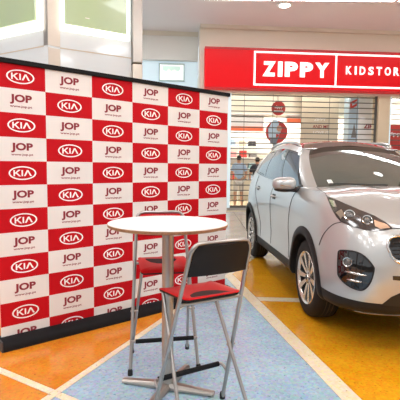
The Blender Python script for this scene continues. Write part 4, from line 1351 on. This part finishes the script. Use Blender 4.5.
# door handles
for hx_, hz in ((-1.30, 1.055), (-2.20, 1.11)):
    for s in (-1, 1):
        pts = []
        for k, e in enumerate((0.002, 0.026, 0.032, 0.032, 0.026, 0.002)):
            p, _ = snap((hx_ - 0.10 + 0.04 * k, -0.93, hz), e); pts.append((p.x, p.y * -s, p.z))
        tube('door_handle', pts, [0.008, 0.013, 0.015, 0.015, 0.013, 0.008], 'car_silver', car, 8)
        p, _ = snap((hx_ + 0.0, -0.93, hz), 0.0)
        surf_patch('handle_cup', [(hx_ - 0.07, -0.93, hz - 0.035), (hx_ + 0.07, -0.93, hz - 0.035), (hx_ + 0.07, -0.93, hz + 0.03), (hx_ - 0.07, -0.93, hz + 0.03)], 'car_seam', 0.001, 0.006, 2, car, False) if s == -1 else None
# door mirrors
for s in (-1, 1):
    mr = bpy.data.objects.new('door_mirror', None); COL.objects.link(mr); mr.parent = car; mr.location = (-0.52, s * 1.025, 1.24)
    bm = bmesh.new(); bmesh.ops.create_uvsphere(bm, u_segments=28, v_segments=18, radius=1.0)
    for v_ in bm.verts:
        x, y, z = v_.co
        sg = lambda a, p_: math.copysign(abs(a) ** p_, a)
        y2 = sg(y, 0.7); z2 = sg(z, 0.75)
        x2 = (x if x > 0 else x * 0.45)
        v_.co = (x2 * 0.10, y2 * 0.125 * 1.0, z2 * 0.068 * (1.0 + 0.12 * (-y * s)))
    me = bm_mesh(bm, 'mirror_cap', True)
    link('mirror_cap', me, 'car_silver', mr)
    bm = bmesh.new(); bmesh.ops.create_uvsphere(bm, u_segments=24, v_segments=12, radius=1.0)
    for v_ in bm.verts:
        x, y, z = v_.co
        v_.co = (x * 0.075 - 0.005, y * 0.115 + 0.012 * -s, z * 0.03 - 0.058)
    link('mirror_underside', bm_mesh(bm, 'mirror_underside', True), 'black_plastic', mr)
    tube('mirror_arm', [(-0.0, -s * 0.05, -0.055), (0.0, -s * 0.13, -0.06), (0.02, -s * 0.20, -0.045)], [0.03, 0.03, 0.04], 'black_plastic', mr, 10)
    tube('indicator_strip', [(0.098, s * 0.06, -0.012), (0.10, 0, -0.018), (0.09, -s * 0.05, -0.02)], 0.005, 'lamp_chrome', mr, 6)
    gpatch('sail_panel', 3 * GS, 3 * GS + 1, 0.0, 0.35, 'black_plastic', 0.003, 0.02, both=False) if s == -1 else None
# tail lamps
surf_patch('tail_lamp', [(-3.36, -0.76, 1.10), (-3.36, -0.76, 1.20), (-3.5, -0.5, 1.2), (-3.5, -0.5, 1.10)], 'tail_red', 0.006, 0.03, 3, car)
# wipers and windscreen sticker
for (i0_, t0_, i1_, t1_, sd) in ((2, 0.03, 13, 0.075, 1), (10, 0.03, 1, 0.085, -1)):
    pts = []
    for k in range(9):
        i_ = int(round(i0_ + (i1_ - i0_) * k / 8)); t_ = t0_ + (t1_ - t0_) * k / 8
        p = gh(i_, t_); nrm = Vector((0.6, p.y * 0.5, 0.8)).normalized()
        p = p + nrm * 0.012
        pts.append((p.x, p.y * sd, p.z))
    tube('wiper', pts, 0.007, 'black_plastic', car, 6)
def ws_patch(name, i0_, i1_, t0_, t1_, m):
    gpatch(name, i0_, i1_, t0_, t1_, m, 0.002, 0.0015, both=False, nt=2)
ws_patch('windscreen_sticker', 12, 13, 0.10, 0.20, 'sticker')
